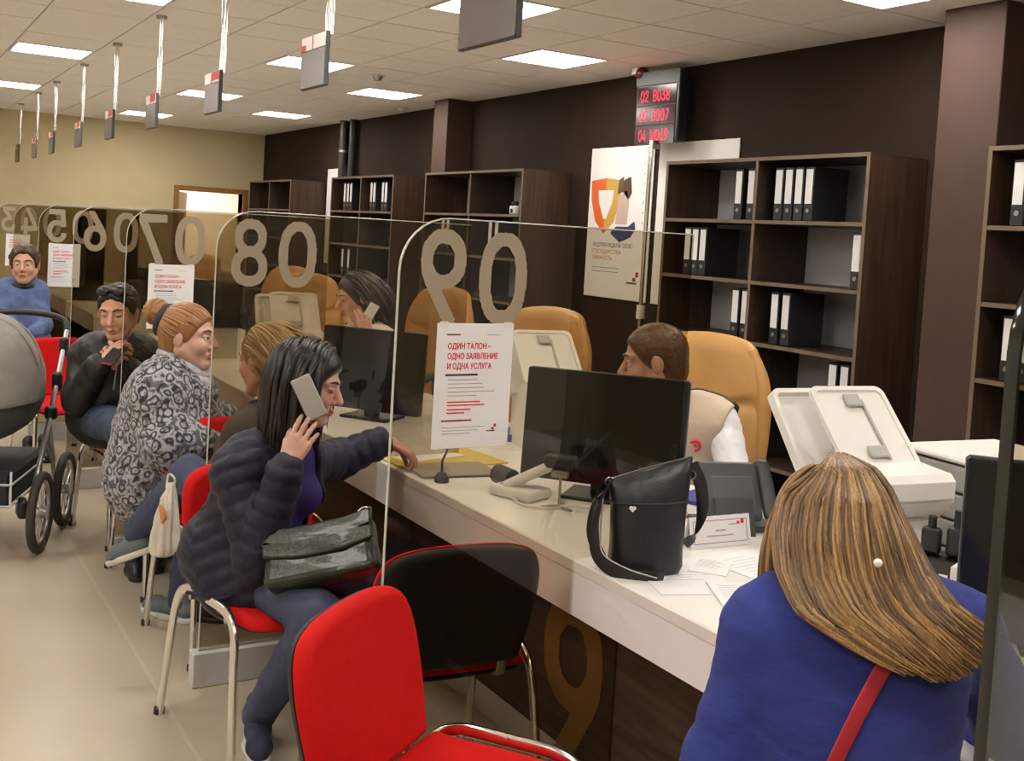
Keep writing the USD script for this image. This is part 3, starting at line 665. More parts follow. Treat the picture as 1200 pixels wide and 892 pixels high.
def surface_net(D, lo, h):
    S = D < 0; n = np.array(D.shape); c = np.zeros(n - 1, int)
    for o in np.ndindex(2, 2, 2): c += S[o[0]:n[0] - 1 + o[0], o[1]:n[1] - 1 + o[1], o[2]:n[2] - 1 + o[2]]
    act = np.argwhere((c > 0) & (c < 8)); idx = -np.ones(n - 1, int); idx[tuple(act.T)] = np.arange(len(act))
    acc, cnt = np.zeros((len(act), 3)), np.zeros(len(act))
    for a in range(3):
        for o in np.ndindex(2, 2):
            off = np.insert(np.array(o), a, 0); off2 = off.copy(); off2[a] = 1
            v0, v1 = D[tuple((act + off).T)].astype(float), D[tuple((act + off2).T)].astype(float); m = (v0 < 0) != (v1 < 0)
            t = np.where(m, v0 / np.where(m, v0 - v1, 1), 0); q = off[None] + np.zeros((len(act), 3)); q[:, a] += t
            acc += q * m[:, None]; cnt += m
    V = lo + h * (act + acc / np.maximum(cnt, 1)[:, None]); F = []
    for a in range(3):
        b, c_ = (a + 1) % 3, (a + 2) % 3
        s0 = [slice(None)] * 3; s1 = [slice(None)] * 3; s0[a] = slice(0, -1); s1[a] = slice(1, None)
        A, B = S[tuple(s0)], S[tuple(s1)]; e = np.argwhere(A != B)
        e = e[(e[:, b] > 0) & (e[:, c_] > 0) & (e[:, b] < n[b] - 1) & (e[:, c_] < n[c_] - 1)]
        q = []
        for db, dc in ((0, 0), (1, 0), (1, 1), (0, 1)):
            k = e.copy(); k[:, b] -= db; k[:, c_] -= dc; q.append(idx[tuple(k.T)])
        q = np.array(q).T; ins = A[tuple(e.T)]; q[~ins] = q[~ins][:, ::-1]; F += [q[:, [0, 1, 2]], q[:, [0, 2, 3]]]
    return trimesh.Trimesh(V, np.vstack(F), process=False)
def fuse(meshes):
    """One surface from overlapping closed ones."""
    try:
        ms = [Manifold(manifold3d.Mesh(np.asarray(m.vertices, np.float32), np.asarray(m.faces, np.uint32))) for m in meshes]
        if all(m.num_tri() > 0 for m in ms):
            r = ms[0]
            for m in ms[1:]: r = r + m
            if r.num_tri() > 0: return to_tm(r)
    except Exception: pass
    return cat(*meshes)
def ruffle(m, amp, scale, seed=0, aniso=(1, 1, 1)):
    n = m.vertex_normals; d = meshkit.fbm(m.vertices * scale * np.array(aniso), 3, seed) - .5
    return trimesh.Trimesh(m.vertices + n * (d * amp * 2)[:, None], m.faces, process=False)
def unit(v): v = np.array(v, float); return v / np.linalg.norm(v)
def basis(f, up=(0, 0, 1)):
    """Rows: forward, left, up."""
    f = unit(f); l = unit(np.cross(up, f)); return np.array([f, l, np.cross(f, l)])

# ---------------------------------------------------------------- heads, hands, bodies
def head_form(F, c, B, s=1.0, male=False, full=1.0):
    """c head centre, B rows forward/left/up."""
    T = lambda x, y, z: np.array(c) + s * (np.array([x, y, z]) @ B)
    E = lambda p, r, k=.02: F.ell(T(*p), np.array(r) * s, B, k)
    C = lambda a, b, ra, rb, k=.012: F.cap(T(*a), T(*b), ra * s, rb * s, k)
    E((-.012, 0, .035), (.098, .076, .086)); E((.028, 0, -.015), (.066, .060 * full, .088))
    for q in (-1, 1):
        C((.0, q * .048 * full, -.045), (.066, q * .014, -.096), .030, .022, .02)
        E((.062, q * .034 * full, -.028), (.030, .024, .026), .02)
        C((.088, q * .012, .030), (.072, q * .048, .028), .010, .010, .012)
        F.cut_ball(T(.106, q * .031, .010), .0155 * s, .010)
        E((-.004, q * .079, -.004), (.020, .009, .033), .006); E((.004, q * .086, -.002), (.013, .006, .026), .006)
        C((.096, q * .010, -.033), (.100, q * .011, -.031), .008, .008, .006)
        E((.082, q * .031, .012), (.013, .018, .006), .004)
    C((.088, 0, .022), (.116, 0, -.024), .008, .0125, .010)
    C((.086, -.018, -.058), (.086, .018, -.058), .009, .009, .008); C((.098, -.002, -.057), (.098, .002, -.057), .007, .007, .008)
    C((.084, -.014, -.068), (.084, .014, -.068), .010, .010, .008); E((.074, 0, -.094), (.020, .022, .018), .014)
    return F
def face_parts(k, c, B, s=1.0, brow=(.06, .035, .02), closed=False):
    M = np.eye(4); M[:3, :3] = B.T * s; M[:3, 3] = c
    for q in (-1, 1):
        e = part(k, 'eye', placed(mv(trimesh.creation.icosphere(2, .0125), (.082, q * .031, .008)), M), M_eye if not closed else M_lid, True)
        if closed: part(e, 'eyelashes', placed(tube(spline([(.091, q * .020, .006), (.0945, q * .031, .0035), (.089, q * .042, .006)], 4), .0014, 5), M), M_iris)
        else: part(e, 'iris', placed(mv(trimesh.creation.icosphere(2, .0065), (.0895, q * .031, .007)), M), M_iris, True)
        part(k, 'eyebrow', placed(tube(spline([(.099, q * .014, .030), (.096, q * .034, .036), (.080, q * .052, .030)], 5), [.002, .003, .0035, .0035, .0035, .0035, .003, .003, .002, .0015, .001], 6), M), mat('brow_%d' % int(brow[0] * 1000), brow, .7), 60)
    part(k, 'mouth', placed(cat(tube(spline([(.083, -.024, -.062), (.098, -.010, -.0585), (.1035, 0, -.0595), (.098, .010, -.0585), (.083, .024, -.062)], 4), .0042, 6), tube(spline([(.083, -.022, -.064), (.097, -.008, -.0685), (.099, 0, -.0695), (.097, .008, -.0685), (.083, .022, -.064)], 4), .005, 6)), M), M_lip, True)
def hand_form(F, w, d, n, side, curls=(.5, .5, .5, .5), thumb=(.6, .3), s=1.0, spread=.06):
    """w wrist, d wrist to knuckles, n out of the palm, side +1 when the thumb lies towards cross(d, n)."""
    w = np.array(w, float); d = unit(d); n = unit(np.array(n) - d * (np.array(n) @ d)); t = np.cross(d, n) * side
    kn = []
    for i, (o, l) in enumerate(((.030, .088), (.010, .092), (-.011, .088), (-.030, .080))):
        p = w + s * (d * l + t * o); kn.append(p); F.cap(w + s * (d * .012 + t * o * .55), p, .015 * s, .0115 * s, .010)
    F.cap(w + s * (d * .02 + t * .016 + n * .006), w + s * (d * .05 + t * .026 + n * .006), .016 * s, .013 * s, .010)
    for i, (L, c) in enumerate(zip((.072, .080, .074, .058), curls)):
        p = kn[i]; a = 0; dd = unit(d + t * spread * (1.5 - i)); r0 = .0092 if i < 3 else .0080
        for j, (fr, q) in enumerate(((.46, 1.0), (.30, 1.25), (.24, .8))):
            a += c * q; v = dd * math.cos(a) + n * math.sin(a); e = p + s * L * fr * v; F.cap(p, e, (r0 - .0008 * j) * s, (r0 - .0008 * (j + 1)) * s, .004); p = e
    p = w + s * (d * .028 + t * .028 + n * .004); a = thumb[0]
    for j, (L, q) in enumerate(((.040, 0), (.032, 1), (.026, 1))):
        a -= thumb[1] * q; v = unit(d * math.cos(a) + t * math.sin(a) + n * (.35 + .25 * j)); e = p + s * L * v; F.cap(p, e, (.0125 - .001 * j) * s, (.0115 - .001 * j) * s, .006); p = e
    return F
def torso_form(F, J, g=0.0, bust=0.0, belly=0.0, wide=1.0):
    P, C, N, SR, SL = (np.array(J[x], float) for x in ('pelvis', 'chest', 'neck', 'sr', 'sl'))
    r = unit(SR - SL); u = unit(C - P); f = unit(np.cross(u, r)); B = np.array([f, -r, np.cross(f, -r)])
    F.ell(P, (.120 + g, .170 * wide + g, .125 + g), B, .05); M = (P + C) / 2
    F.ell(M + f * belly * .5, (.105 + g + belly, .142 * wide + g, .16 + g), B, .06); F.ell(C, (.110 + g, .160 * wide + g, .165 + g), B, .05)
    F.cap(C + u * .10 + r * .08, C + u * .10 - r * .08, .085 + g, None, .05)
    F.cap(SR * .88 + N * .12, SL * .88 + N * .12, .055 + g, None, .04); F.cap(SR, SR * .5 + N * .5, .050 + g, .052 + g, .03); F.cap(SL, SL * .5 + N * .5, .050 + g, .052 + g, .03)
    if bust:
        for q in (-1, 1): F.ell(C + f * (.085 + g) + r * q * .075 + u * .02, (bust, bust * 1.05, bust * 1.1), B, .03)
    return f, r, u
def limb(F, a, b, c, ra, rb, rc, g=0.0, k=.02): F.cap(a, b, ra + g, rb + g, k); F.cap(b, c, rb + g, rc + g, k); return F
M_lid = mat('eyelid', (.46, .24, .165), .5); M_eye = mat('eye_white', (.62, .58, .54), .25); M_iris = mat('iris', (.03, .02, .015), .2); M_lip = mat('lips', (.42, .13, .10), .45)
M_skin = mat('skin', (.52, .275, .185), .5, noise=(14, .05)); M_skinw = mat('skin_pale', (.56, .325, .245), .5, noise=(14, .06)); M_skint = mat('skin_tan', (.58, .305, .20), .5, noise=(14, .06))

def hair_mat(name, cols, rough=.38):
    """Hair whose locks differ, from the list of colours."""
    if name in MATS: return MATS[name]
    ramp = [(i / max(len(cols) - 1, 1), c) for i, c in enumerate(cols)]
    nodes = {'g': ('attribute', {'attribute': 'shade'}), 'r': ('rgb_ramp', {'ramp': ramp}), 'tc': ('texture_coordinate', {}), 'mp': ('mapping', {'scale': (260, 260, 14)}), 'n': ('noise_texture', {'scale': 1.0, 'detail': 3.0}),
             'mx': ('mix_color', {'blend_type': 'multiply', 'fac': .55}), 'r2': ('rgb_ramp', {'ramp': [(.3, (.45, .42, .4)), (.7, (1.25, 1.25, 1.25))]}), 'p': ('principled_bsdf', {'roughness': rough, 'specular_ior_level': .45, 'anisotropic': .6}), 'b': ('bump', {'strength': .5, 'distance': .002})}
    MATS[name] = usdkit.material(stage, '/World/Looks/' + name, nodes, [('g.fac', 'r.fac'), ('tc.object', 'mp.vector'), ('mp.vector', 'n.vector'), ('n.fac', 'r2.fac'), ('r.color', 'mx.a'), ('r2.color', 'mx.b'), ('mx.result', 'p.base_color'), ('n.fac', 'b.height'), ('b.normal', 'p.normal')], surface='p.BSDF')
    return MATS[name]
def hair_part(k, name, meshes, m, seed=1, label=None):
    """One mesh of many locks; each lock carries its own shade."""
    R = np.random.default_rng(seed); ms, sh = [], []
    for q in meshes:
        for w in (q if isinstance(q, list) else [q]): ms.append(w); sh.append(np.full(len(w.vertices), R.uniform(0, 1)))
    path = part(k, name, trimesh.util.concatenate(ms), m, True, label)
    pv = UsdGeom.PrimvarsAPI(stage.GetPrimAtPath(path)).CreatePrimvar('shade', Sdf.ValueTypeNames.FloatArray, 'vertex'); pv.Set(Vt.FloatArray.FromNumpy(np.concatenate(sh).astype(np.float32)))
    return path
def locks(c, B, s, roots, flow, steps, rad, seed, gravity=(0, 0, -1), stick=.35, inflate=.012, detach=-.03, ends=.25, flatk=.55, pull=None, avoid=None, n=6):
    """Locks of hair: each starts on the skull (local direction), runs with the flow and hangs; one tube each."""
    R = np.random.default_rng(seed); out = []; ax = (np.array([.098, .076, .086]) + inflate) * s; cc = np.array(c) + s * (np.array([-.012, 0, .035]) @ B); g = unit(gravity)
    for i, q in enumerate(roots):
        p = cc + (unit(q) * ax) @ B; v = np.array(flow(unit(q)), float) @ B; P = [p]; N = []
        st = steps if np.isscalar(steps) else steps[i]; st = int(st * R.uniform(.88, 1.05)); jit = R.normal(0, .08, 3)
        for j in range(st):
            l = (p - cc) @ B.T; free = l[2] < detach * s
            v = unit(v * (1 - stick * (1 if free else .45)) + (g + jit * .5) * stick * (1 if free else .45) + (pull(p, l, j / st) if pull else 0)); p = p + v * .012
            l = (p - cc) @ B.T; k = np.linalg.norm(l / ax)
            if k < 1: p = cc + (l / k) @ B; v = unit(v - unit(((l / ax ** 2) @ B)) * min(0, v @ unit((l / ax ** 2) @ B)))
            if avoid is not None: p = avoid(p)
            P.append(p)
        P = np.array(P); t = np.linspace(0, 1, len(P)); r = rad * R.uniform(.7, 1.25) * (.55 + .45 * np.minimum(t * 4, 1)) * np.where(t > 1 - ends, np.maximum((1 - t) / ends, .12), 1)
        out.append(tube(P, r, n, flat=(1.0, 1.0) if flatk is None else None))
    return out
def skull_roots(n, seed, zmin=-.6, front=.55, side=None):
    """Directions on the skull behind the hairline."""
    R = np.random.default_rng(seed); out = []
    while len(out) < n:
        q = unit(R.normal(size=3))
        if q[2] < zmin or (q[0] > front and q[2] < .80) or (q[0] > .30 and q[2] < .12): continue
        out.append(q)
    return np.array(out)
def hair_cap(F, c, B, s, inflate, front=.075, low=-.05):
    """The close base of the hair, cut back from the face."""
    cc = np.array(c) + s * (np.array([-.012, 0, .035]) @ B); F.ell(cc, (np.array([.098, .076, .086]) + inflate) * s, B)
    F.ell(np.array(c) + s * (np.array([-.045, 0, -.02]) @ B), (np.array([.058, .066, .075]) + inflate) * s, B, .02)
    n = unit(np.array([1, 0, -.55]) @ B); F.cut_plane(np.array(c) + s * (np.array([front, 0, .055]) @ B), n, .01)
    n2 = unit(np.array([.8, 0, -1]) @ B); F.cut_plane(np.array(c) + s * (np.array([.0, 0, low]) @ B), n2, .01)
    return F
# ---------------------------------------------------------------- clothing helpers
M_jean = mat('denim', (.044, .058, .115), .75, noise=(30, .18), bump=(500, .0006, .5))
M_navyq = mat('navy_quilted_nylon', (.009, .009, .024), .55, spec=.3, noise=(8, .12), bump=(60, .002, .35), sheen=.04)
M_navy = mat('navy_cloth', (.018, .020, .038), .7, bump=(300, .0006))
M_purple = mat('purple_blue_knit', (.018, .007, .125), .75, bump=(250, .0008, .5))
M_greyj = mat('grey_jacket', (.085, .078, .072), .75, noise=(10, .12), bump=(120, .001, .4))
M_blackj = mat('black_jacket', (.014, .013, .012), .5, noise=(10, .2), bump=(80, .0015, .4))
M_sole = mat('white_sole', (.62, .60, .56), .5)
M_sneak = mat('grey_sneaker', (.13, .16, .17), .7, noise=(20, .15))
M_darkshoe = mat('navy_suede', (.022, .024, .060), .8, noise=(25, .2), bump=(200, .0008, .5))
M_silver = mat('silver_phone', (.42, .40, .38), .3, metal=.6)

def quilt(m, segs, pitch=.05, amp=.007):
    """Puffs a quilted cloth: stitched lines across each limb; segs (a, b)."""
    V = m.vertices; best = np.full(len(V), 9.0); off = np.zeros(len(V))
    for a, b in segs:
        a, b = np.array(a), np.array(b); ab = b - a; L = np.linalg.norm(ab); t = (V - a) @ ab / L; tt = np.clip(t, 0, L); d = np.linalg.norm(V - a - tt[:, None] * ab / L, axis=1)
        k = d < best; best[k] = d[k]; off[k] = (np.abs(np.sin(PI * t / pitch)) ** .6)[k]
    return trimesh.Trimesh(V + m.vertex_normals * (amp * (off - .6))[:, None], m.faces, process=False)
def shoe(k, ankle, toe, up=(0, 0, 1), s=1.0, upper=None, sole=None, lace=None):
    toe = unit(toe); up = unit(np.array(up) - toe * (np.array(up) @ toe)); l = np.cross(up, toe); a = np.array(ankle, float)
    T = lambda x, y, z: a + s * (x * toe + y * l + z * up)
    F = Form(.02); F.cap(T(-.035, 0, -.045), T(.03, 0, -.04), .036 * s, .038 * s); F.cap(T(.03, 0, -.045), T(.125, .004, -.055), .037 * s, .036 * s); F.cap(T(.125, .004, -.058), T(.165, .004, -.062), .036 * s, .028 * s); F.cap(T(-.015, 0, -.03), T(-.02, 0, .02), .034 * s, .040 * s)
    F.cut_plane(T(0, 0, -.072), -up); part(k, 'shoe', F.mesh(.006), upper or M_darkshoe, True)
    G = Form(.02); G.cap(T(-.035, 0, -.078), T(.06, 0, -.078), .040 * s, .040 * s, .03); G.cap(T(.06, 0, -.078), T(.165, .004, -.078), .042 * s, .034 * s, .03); G.cut_plane(T(0, 0, -.094), -up); G.cut_plane(T(0, 0, -.068), up)
    part(k, 'sole', G.mesh(.006), sole or M_sole, True)
    if lace:
        part(k, 'laces', cat(*[tube([T(x, -.022, -.008 - (x - .03) * .32), T(x + .008, 0, .002 - (x - .03) * .34), T(x, .022, -.008 - (x - .03) * .32)], .003, 6) for x in (.035, .055, .075, .095)]), lace, 60)
def on_back(m, J, pts, lift=.004, sign=-1):
    """Points laid on a garment: (sideways, up from chest) looked up on its surface."""
    C = np.array(J['chest']); r = unit(np.array(J['sr']) - J['sl']); u = unit(C - np.array(J['pelvis'])); f = unit(np.cross(u, r)); L = (m.vertices - C); a, b, d = L @ r, L @ u, L @ f; out = []
    for x, y in pts:
        w = np.hypot(a - x, b - y) < .03
        dd = (d[w].min() - lift) if sign < 0 else (d[w].max() + lift)
        out.append(C + r * x + u * y + f * dd)
    return np.array(out)

# ---------------------------------------------------------------- woman on the phone, navy quilted jacket
J = dict(pelvis=at(290, 650, 3.42), chest=at(308, 580, 3.42), neck=at(332, 516, 3.38), sr=at(280, 556, 3.27), sl=at(348, 546, 3.53))
J.update(er=at(302, 655, 3.18), wr=at(336, 548, 3.165), el=at(398, 538, 3.74), wl=at(452, 516, 3.80), hr=at(288, 672, 3.34), kr=at(374, 722, 3.06), ar=at(303, 838, 3.31), hl=at(308, 664, 3.5), kl=at(432, 676, 3.34), al=at(410, 800, 3.42))
hc = at(360, 450, 3.36); hB = basis(_right * .93 - _fwd * .10 - _up * .28, _up + _right * .25)
k = thing('person', 'woman in navy quilted jacket talking on a phone, green bag on lap', 'person', group=None)
F = Form(.02); head_form(F, hc, hB, 1.0); F.cap(hc - hB[0] * .02 - hB[2] * .05, J['neck'], .050, .056, .02)
body = [F.mesh(.0042)]
T_ = Form(.03); torso_form(T_, J); T_.cap(J['neck'], hc - hB[2] * .07, .055, .048); limb(T_, J['sr'], J['er'], J['wr'], .046, .040, .027); limb(T_, J['sl'], J['el'], J['wl'], .046, .040, .027); limb(T_, J['hr'], J['kr'], J['ar'], .080, .055, .038); limb(T_, J['hl'], J['kl'], J['al'], .080, .055, .038)
body.append(T_.mesh(.011))
H = Form(.006); hd = unit(at(360, 500, 3.185) - J['wr']); hand_form(H, J['wr'] + hd * .006, hd, unit(_fwd * .9 + _right * .1), +1, (.20, .22, .26, .32), (.35, .15), .95, .07); H.cap(J['wr'] - unit(J['wr'] - J['er']) * .05, J['wr'] + hd * .03, .026, .024); body.append(H.mesh(.0033))
H = Form(.006); hd = unit(at(478, 530, 3.82) - J['wl']); hand_form(H, J['wl'] + hd * .01, hd, -_up + _fwd * .2, +1, (.45, .45, .5, .5), (.5, .3), .98); H.cap(J['wl'] - unit(J['wl'] - J['el']) * .05, J['wl'] + hd * .03, .026, .024); body.append(H.mesh(.0033))
part(k, 'body', fuse(body), M_skinw, True)
face_parts(k, hc, hB, 1.0, (.035, .02, .015), closed=True)
G = Form(.03); f_, r_, u_ = torso_form(G, J, .012, .062); part(k, 'shirt', G.mesh(.009), M_purple, True)
G = Form(.03); torso_form(G, J, .030, .06); limb(G, J['sr'], J['er'], J['wr'] - unit(J['wr'] - J['er']) * .015, .060, .052, .040, .016); limb(G, J['sl'], J['el'], J['wl'] - unit(J['wl'] - J['el']) * .03, .058, .052, .040, .016)
G.cap(J['hr'] - r_ * -.02 - u_ * .01, J['hr'] + (J['kr'] - J['hr']) * .22, .135, .118, .04); G.cap(J['hl'], J['hl'] + (J['kl'] - J['hl']) * .25, .125, .105, .04); G.ell(J['pelvis'] - f_ * .05, (.16, .20, .15), np.array([f_, -r_, u_]), .05)
C_ = J['chest']
G.cut(lambda P: np.maximum(np.abs((P - C_) @ r_ + .035) - .085 - np.clip((P - C_) @ u_, -.3, .1) * -.12, .015 - (P - C_) @ f_), C_ - .5, C_ + .5, .012)
jm = quilt(G.mesh(.0085), [(J['pelvis'] - u_ * .2, J['neck']), (J['sr'], J['er']), (J['er'], J['wr']), (J['sl'], J['el']), (J['el'], J['wl'])], .050, .0075)
part(k, 'jacket', ruffle(jm, .006, 22, 3), M_navyq, True)
part(k, 'jacket_hem', tube(spline([J['hr'] + r_ * .13 - u_ * .07 - f_ * .10, J['hr'] + r_ * .145 - u_ * .03 + f_ * .05, J['hr'] + r_ * .10 + u_ * .08 + f_ * .14], 8), .006, 8), M_navyq, 60)
G = Form(.02); G.ell(J['pelvis'] - u_ * .03, (.12, .17, .11), np.array([f_, -r_, u_])); limb(G, J['hr'], J['kr'], J['ar'], .088, .066, .052); limb(G, J['hl'], J['kl'], J['al'], .085, .064, .050)
part(k, 'jeans', ruffle(G.mesh(.0085), .007, 16, 5), M_jean, True)
shoe(k, J['ar'] + np.array([0, 0, .01]), at(303, 900, 2.98) - at(303, 860, 3.2), (0, 0, 1), 1.0, M_darkshoe, M_sole, M_navy)
shoe(k, np.array([J['al'][0], J['al'][1] - .04, .10]), (.5, .3, 0), (0, 0, 1), .95, M_darkshoe, M_sole)
hm = hair_mat('hair_black_brown', [(.006, .004, .004), (.012, .008, .007), (.020, .012, .010)])
F = hair_cap(Form(.02), hc, hB, 1.0, .018, .080, -.05); lk = F.mesh(.006)
ro = skull_roots(230, 11, -.5, .5)
def fl(q):
    s_ = 1 if q[1] > 0 else -1; return np.array([-.25 - .3 * q[0], s_ * (.8 if q[2] > .55 else .25), -.45])
lm = locks(hc, hB, 1.0, ro, fl, [int(19 + 5 * (q[2] > .2)) for q in ro], .0085, 12, stick=.35, inflate=.026, gravity=(-_up - _right * .06), avoid=None)
hair_part(k, 'hair', [lk, lm], hm, 1)
ph = thing('mobile_phone', 'silver mobile phone held to the ear of the woman in navy', 'phone')
pc = at(362, 466, 3.222); pm = frame(pc, _right * .55 - _up * .83, _fwd * -.9 + _right * .2); part(ph, 'case', placed(rbox((.135, .062, .010), .0048), np.array(frame(pc, _right * -.42 + _up * .90, _right * .85 + _up * .40 + _fwd * .25))), M_silver, 40)
part(ph, 'camera', placed(cyl((.05, 0, .004), (.05, 0, .0065), .007), frame(pc, _right * -.42 + _up * .90, _right * .85 + _up * .40 + _fwd * .25)), M_black, 40)
# green bag on her lap
k = thing('handbag', 'dark green glossy leather handbag on the lap of the phoning woman', 'bag')
M_olive = mat('green_leather', (.012, .020, .008), .36, noise=(14, .2), bump=(70, .003, .6), coat=.12)
bc = at(378, 650, 3.12); bB = unit(_right * .94 + _up * .20 - _fwd * .05); bU = unit(_up * .80 - _right * .12 + _fwd * .50); BM = frame(bc, bB, bU); n_ = BM[:3, 2]
def slab(w, h, d, r, div=3):
    m = rbox((w, h, d), r)
    for _ in range(div): m = m.subdivide()
    return trimesh.Trimesh(m.vertices, m.faces)
b0 = slab(.31, .17, .11, .025); V = b0.vertices.copy(); V[:, 2] *= 1 - .35 * np.clip(V[:, 1] / .17 + .5, 0, 1); V[:, 0] *= 1 + .10 * np.clip(.5 - V[:, 1] / .17, 0, 1); V[:, 1] -= .018 * np.cos(V[:, 0] / .155 * PI / 2) * (V[:, 1] > 0)
part(k, 'bag_body', placed(ruffle(trimesh.Trimesh(V, b0.faces), .008, 16, 8), BM), M_olive, True)
b1 = slab(.33, .115, .018, .008); V = b1.vertices.copy(); V[:, 1] -= .016 * np.cos(V[:, 0] / .165 * PI / 2) * (V[:, 1] > 0) - .02 * (np.abs(V[:, 0]) / .165) ** 2 * (V[:, 1] < 0); V[:, 2] -= .12 * np.clip(V[:, 1], 0, 1)
M2 = BM.copy(); M2[:3, 3] = bc + bU * .040 + n_ * .050; part(k, 'flap', placed(ruffle(trimesh.Trimesh(V, b1.faces), .006, 20, 9), M2), M_olive, True)
for q in (-1, 1):
    part(k, 'ring', tube([bc + bB * (.13 * q + .018 * math.cos(a)) + bU * (.10 + .018 * math.sin(a)) for a in np.linspace(0, 2 * PI, 13)[:-1]], .0035, 6, closed=True), M_chrome, 60)
    part(k, 'strap_tab', placed(rbox((.03, .05, .012), .005), frame(bc + bB * .13 * q + bU * .075 + n_ * .02, bB, bU)), M_olive, 40)
part(k, 'shoulder_strap', tube(spline([bc - bB * .13 + bU * .11, at(318, 600, 3.12), at(328, 555, 3.20), at(336, 525, 3.26), at(338, 508, 3.33)], 8), 1.0, 8, flat=(.012, .0025, -_fwd + _right * .3)), mat('green_strap', (.010, .045, .030), .5), 60)

# ---------------------------------------------------------------- woman in the blue sweater, seen from behind
J = dict(pelvis=at(985, 1010, 1.70), chest=at(1000, 815, 1.74), neck=at(1008, 700, 1.78), sl=at(898, 742, 1.76), sr=at(1122, 742, 1.80))
J.update(el=at(845, 900, 1.74), wl=at(905, 900, 1.98), er=at(1190, 850, 1.86), wr=at(1120, 860, 2.05), hl=at(930, 1040, 1.70), kl=at(900, 950, 2.1), hr=at(1060, 1040, 1.74), kr=at(1050, 960, 2.1))
J['al'] = J['kl'] + np.array([-.02, 0, -.42]); J['ar'] = J['kr'] + np.array([.02, 0, -.42])
hc = at(978, 640, 1.80); hB = basis(_fwd * .9 - _right * .10 - _up * .30, _up - _right * .02)
k = thing('person', 'woman in blue sweater with long streaked hair, seen from behind', 'person')
F = Form(.02); head_form(F, hc, hB, 1.0); F.cap(hc - hB[2] * .05 - hB[0] * .02, J['neck'], .050, .056); body = [F.mesh(.005)]
T_ = Form(.03); torso_form(T_, J); T_.cap(J['neck'], hc - hB[2] * .07, .055, .048)
for q in 'lr': limb(T_, J['s' + q], J['e' + q], J['w' + q], .046, .040, .027); limb(T_, J['h' + q], J['k' + q], J['a' + q], .080, .055, .038)
body.append(T_.mesh(.011))
for q, sd in (('l', 1), ('r', -1)):
    H = Form(.006); hd = unit(J['w' + q] - J['e' + q]); hand_form(H, J['w' + q] + hd * .01, hd, (0, 0, -1), -sd, (.2, .25, .3, .35), (.6, .2)); H.cap(J['w' + q] - hd * .05, J['w' + q] + hd * .03, .027, .025); body.append(H.mesh(.0045))
part(k, 'body', fuse(body), M_skinw, True)
face_parts(k, hc, hB)
M_blue = mat('blue_sweater', (.033, .046, .225), .9, noise=(26, .13, (1, 1, 5)), bump=(260, .0012, .5, (1, 1, 3)), sheen=.05, spec=.2)
G = Form(.035); f_, r_, u_ = torso_form(G, J, .018, .05, 0, 1.02)
for q in 'lr': limb(G, J['s' + q], J['e' + q], J['w' + q] - unit(J['w' + q] - J['e' + q]) * .02, .056, .050, .034, .012, .03)
G.cap(J['neck'] - u_ * .03, J['neck'] + u_ * .015, .072, .062, .02)
sw = ruffle(ruffle(G.mesh(.008), .005, 8, 2, (1, 1, 2.2)), .0022, 26, 4, (1, 1, 2)); part(k, 'sweater', sw, M_blue, True)
G = Form(.02); G.ell(J['pelvis'] - u_ * .03, (.13, .18, .12), np.array([f_, -r_, u_]))
for q in 'lr': limb(G, J['h' + q], J['k' + q], J['a' + q], .09, .068, .052)
part(k, 'jeans', G.mesh(.012), M_jean, True)
for q in 'lr': shoe(k, J['a' + q], f_ * np.array([1, 1, 0]), (0, 0, 1), 1.0)
hm = hair_mat('hair_streaked_blonde', [(.070, .040, .023), (.12, .066, .032), (.17, .095, .040), (.235, .128, .048), (.31, .172, .060), (.46, .275, .11), (.19, .105, .043), (.10, .056, .03)], .42)
cap = hair_cap(Form(.02), hc, hB, 1.0, .004, .07, -.06).mesh(.006)
rr = np.random.default_rng(5); C_ = J['chest']; hr = unit(_right - 0 * _up); hu = unit(_up); hf = -_fwd
LVL = np.array([.136, .117, .076, .02, -.035, -.078, -.108, -.136, -.158, -.176])
XL_ = np.array([-.010, -.052, -.096, -.124, -.130, -.118, -.075, -.035, .0, .035])
XR_ = np.array([.012, .050, .082, .104, .118, .138, .162, .186, .202, .216])
BK = np.array([-.01, .052, .098, .114, .110, .105, .108, .116, .120, .118])
hp = at(985, 628, 1.80)
def veil(phi, lay, t):
    z = np.interp(t, np.linspace(0, 1, 10), LVL); z = z + (.05 * max(phi, 0) ** 2 + .012 * (phi < -.5)) * max(0, t - .55) / .45; i = t * 9
    a, b, k_ = np.interp(i, range(10), XL_), np.interp(i, range(10), XR_), np.interp(i, range(10), BK)
    ph = phi; rnd = math.sqrt(max(0, 1 - (ph * .97) ** 2)); sm = min(1, t / .22) ** 1.5; top = max(0, 1 - t * 2.2); rnd = rnd * (1 - .55 * max(0, t - .45)) + .55 * max(0, t - .45)
    x = (a + b) / 2 + (b - a) / 2 * ph * (1 - .14 * lay); bk = k_ * (1 - sm + sm * rnd) * (1 - .2 * lay * sm) - .03 * (1 - rnd) * sm - .012 * lay * (1 - sm)
    return hp + hr * x + hu * z + hf * bk
SV = sw.vertices - hp; sx, sz, sd = SV @ hr, SV @ hu, SV @ hf
gx, gz = np.arange(-.30, .36, .02), np.arange(-.40, .02, .02); SG = np.full((len(gx), len(gz)), -.2)
for a_ in range(len(gx)):
    for b_ in range(len(gz)):
        w_ = (np.abs(sx - gx[a_]) < .03) & (np.abs(sz - gz[b_]) < .03)
        if w_.any(): SG[a_, b_] = sd[w_].max()
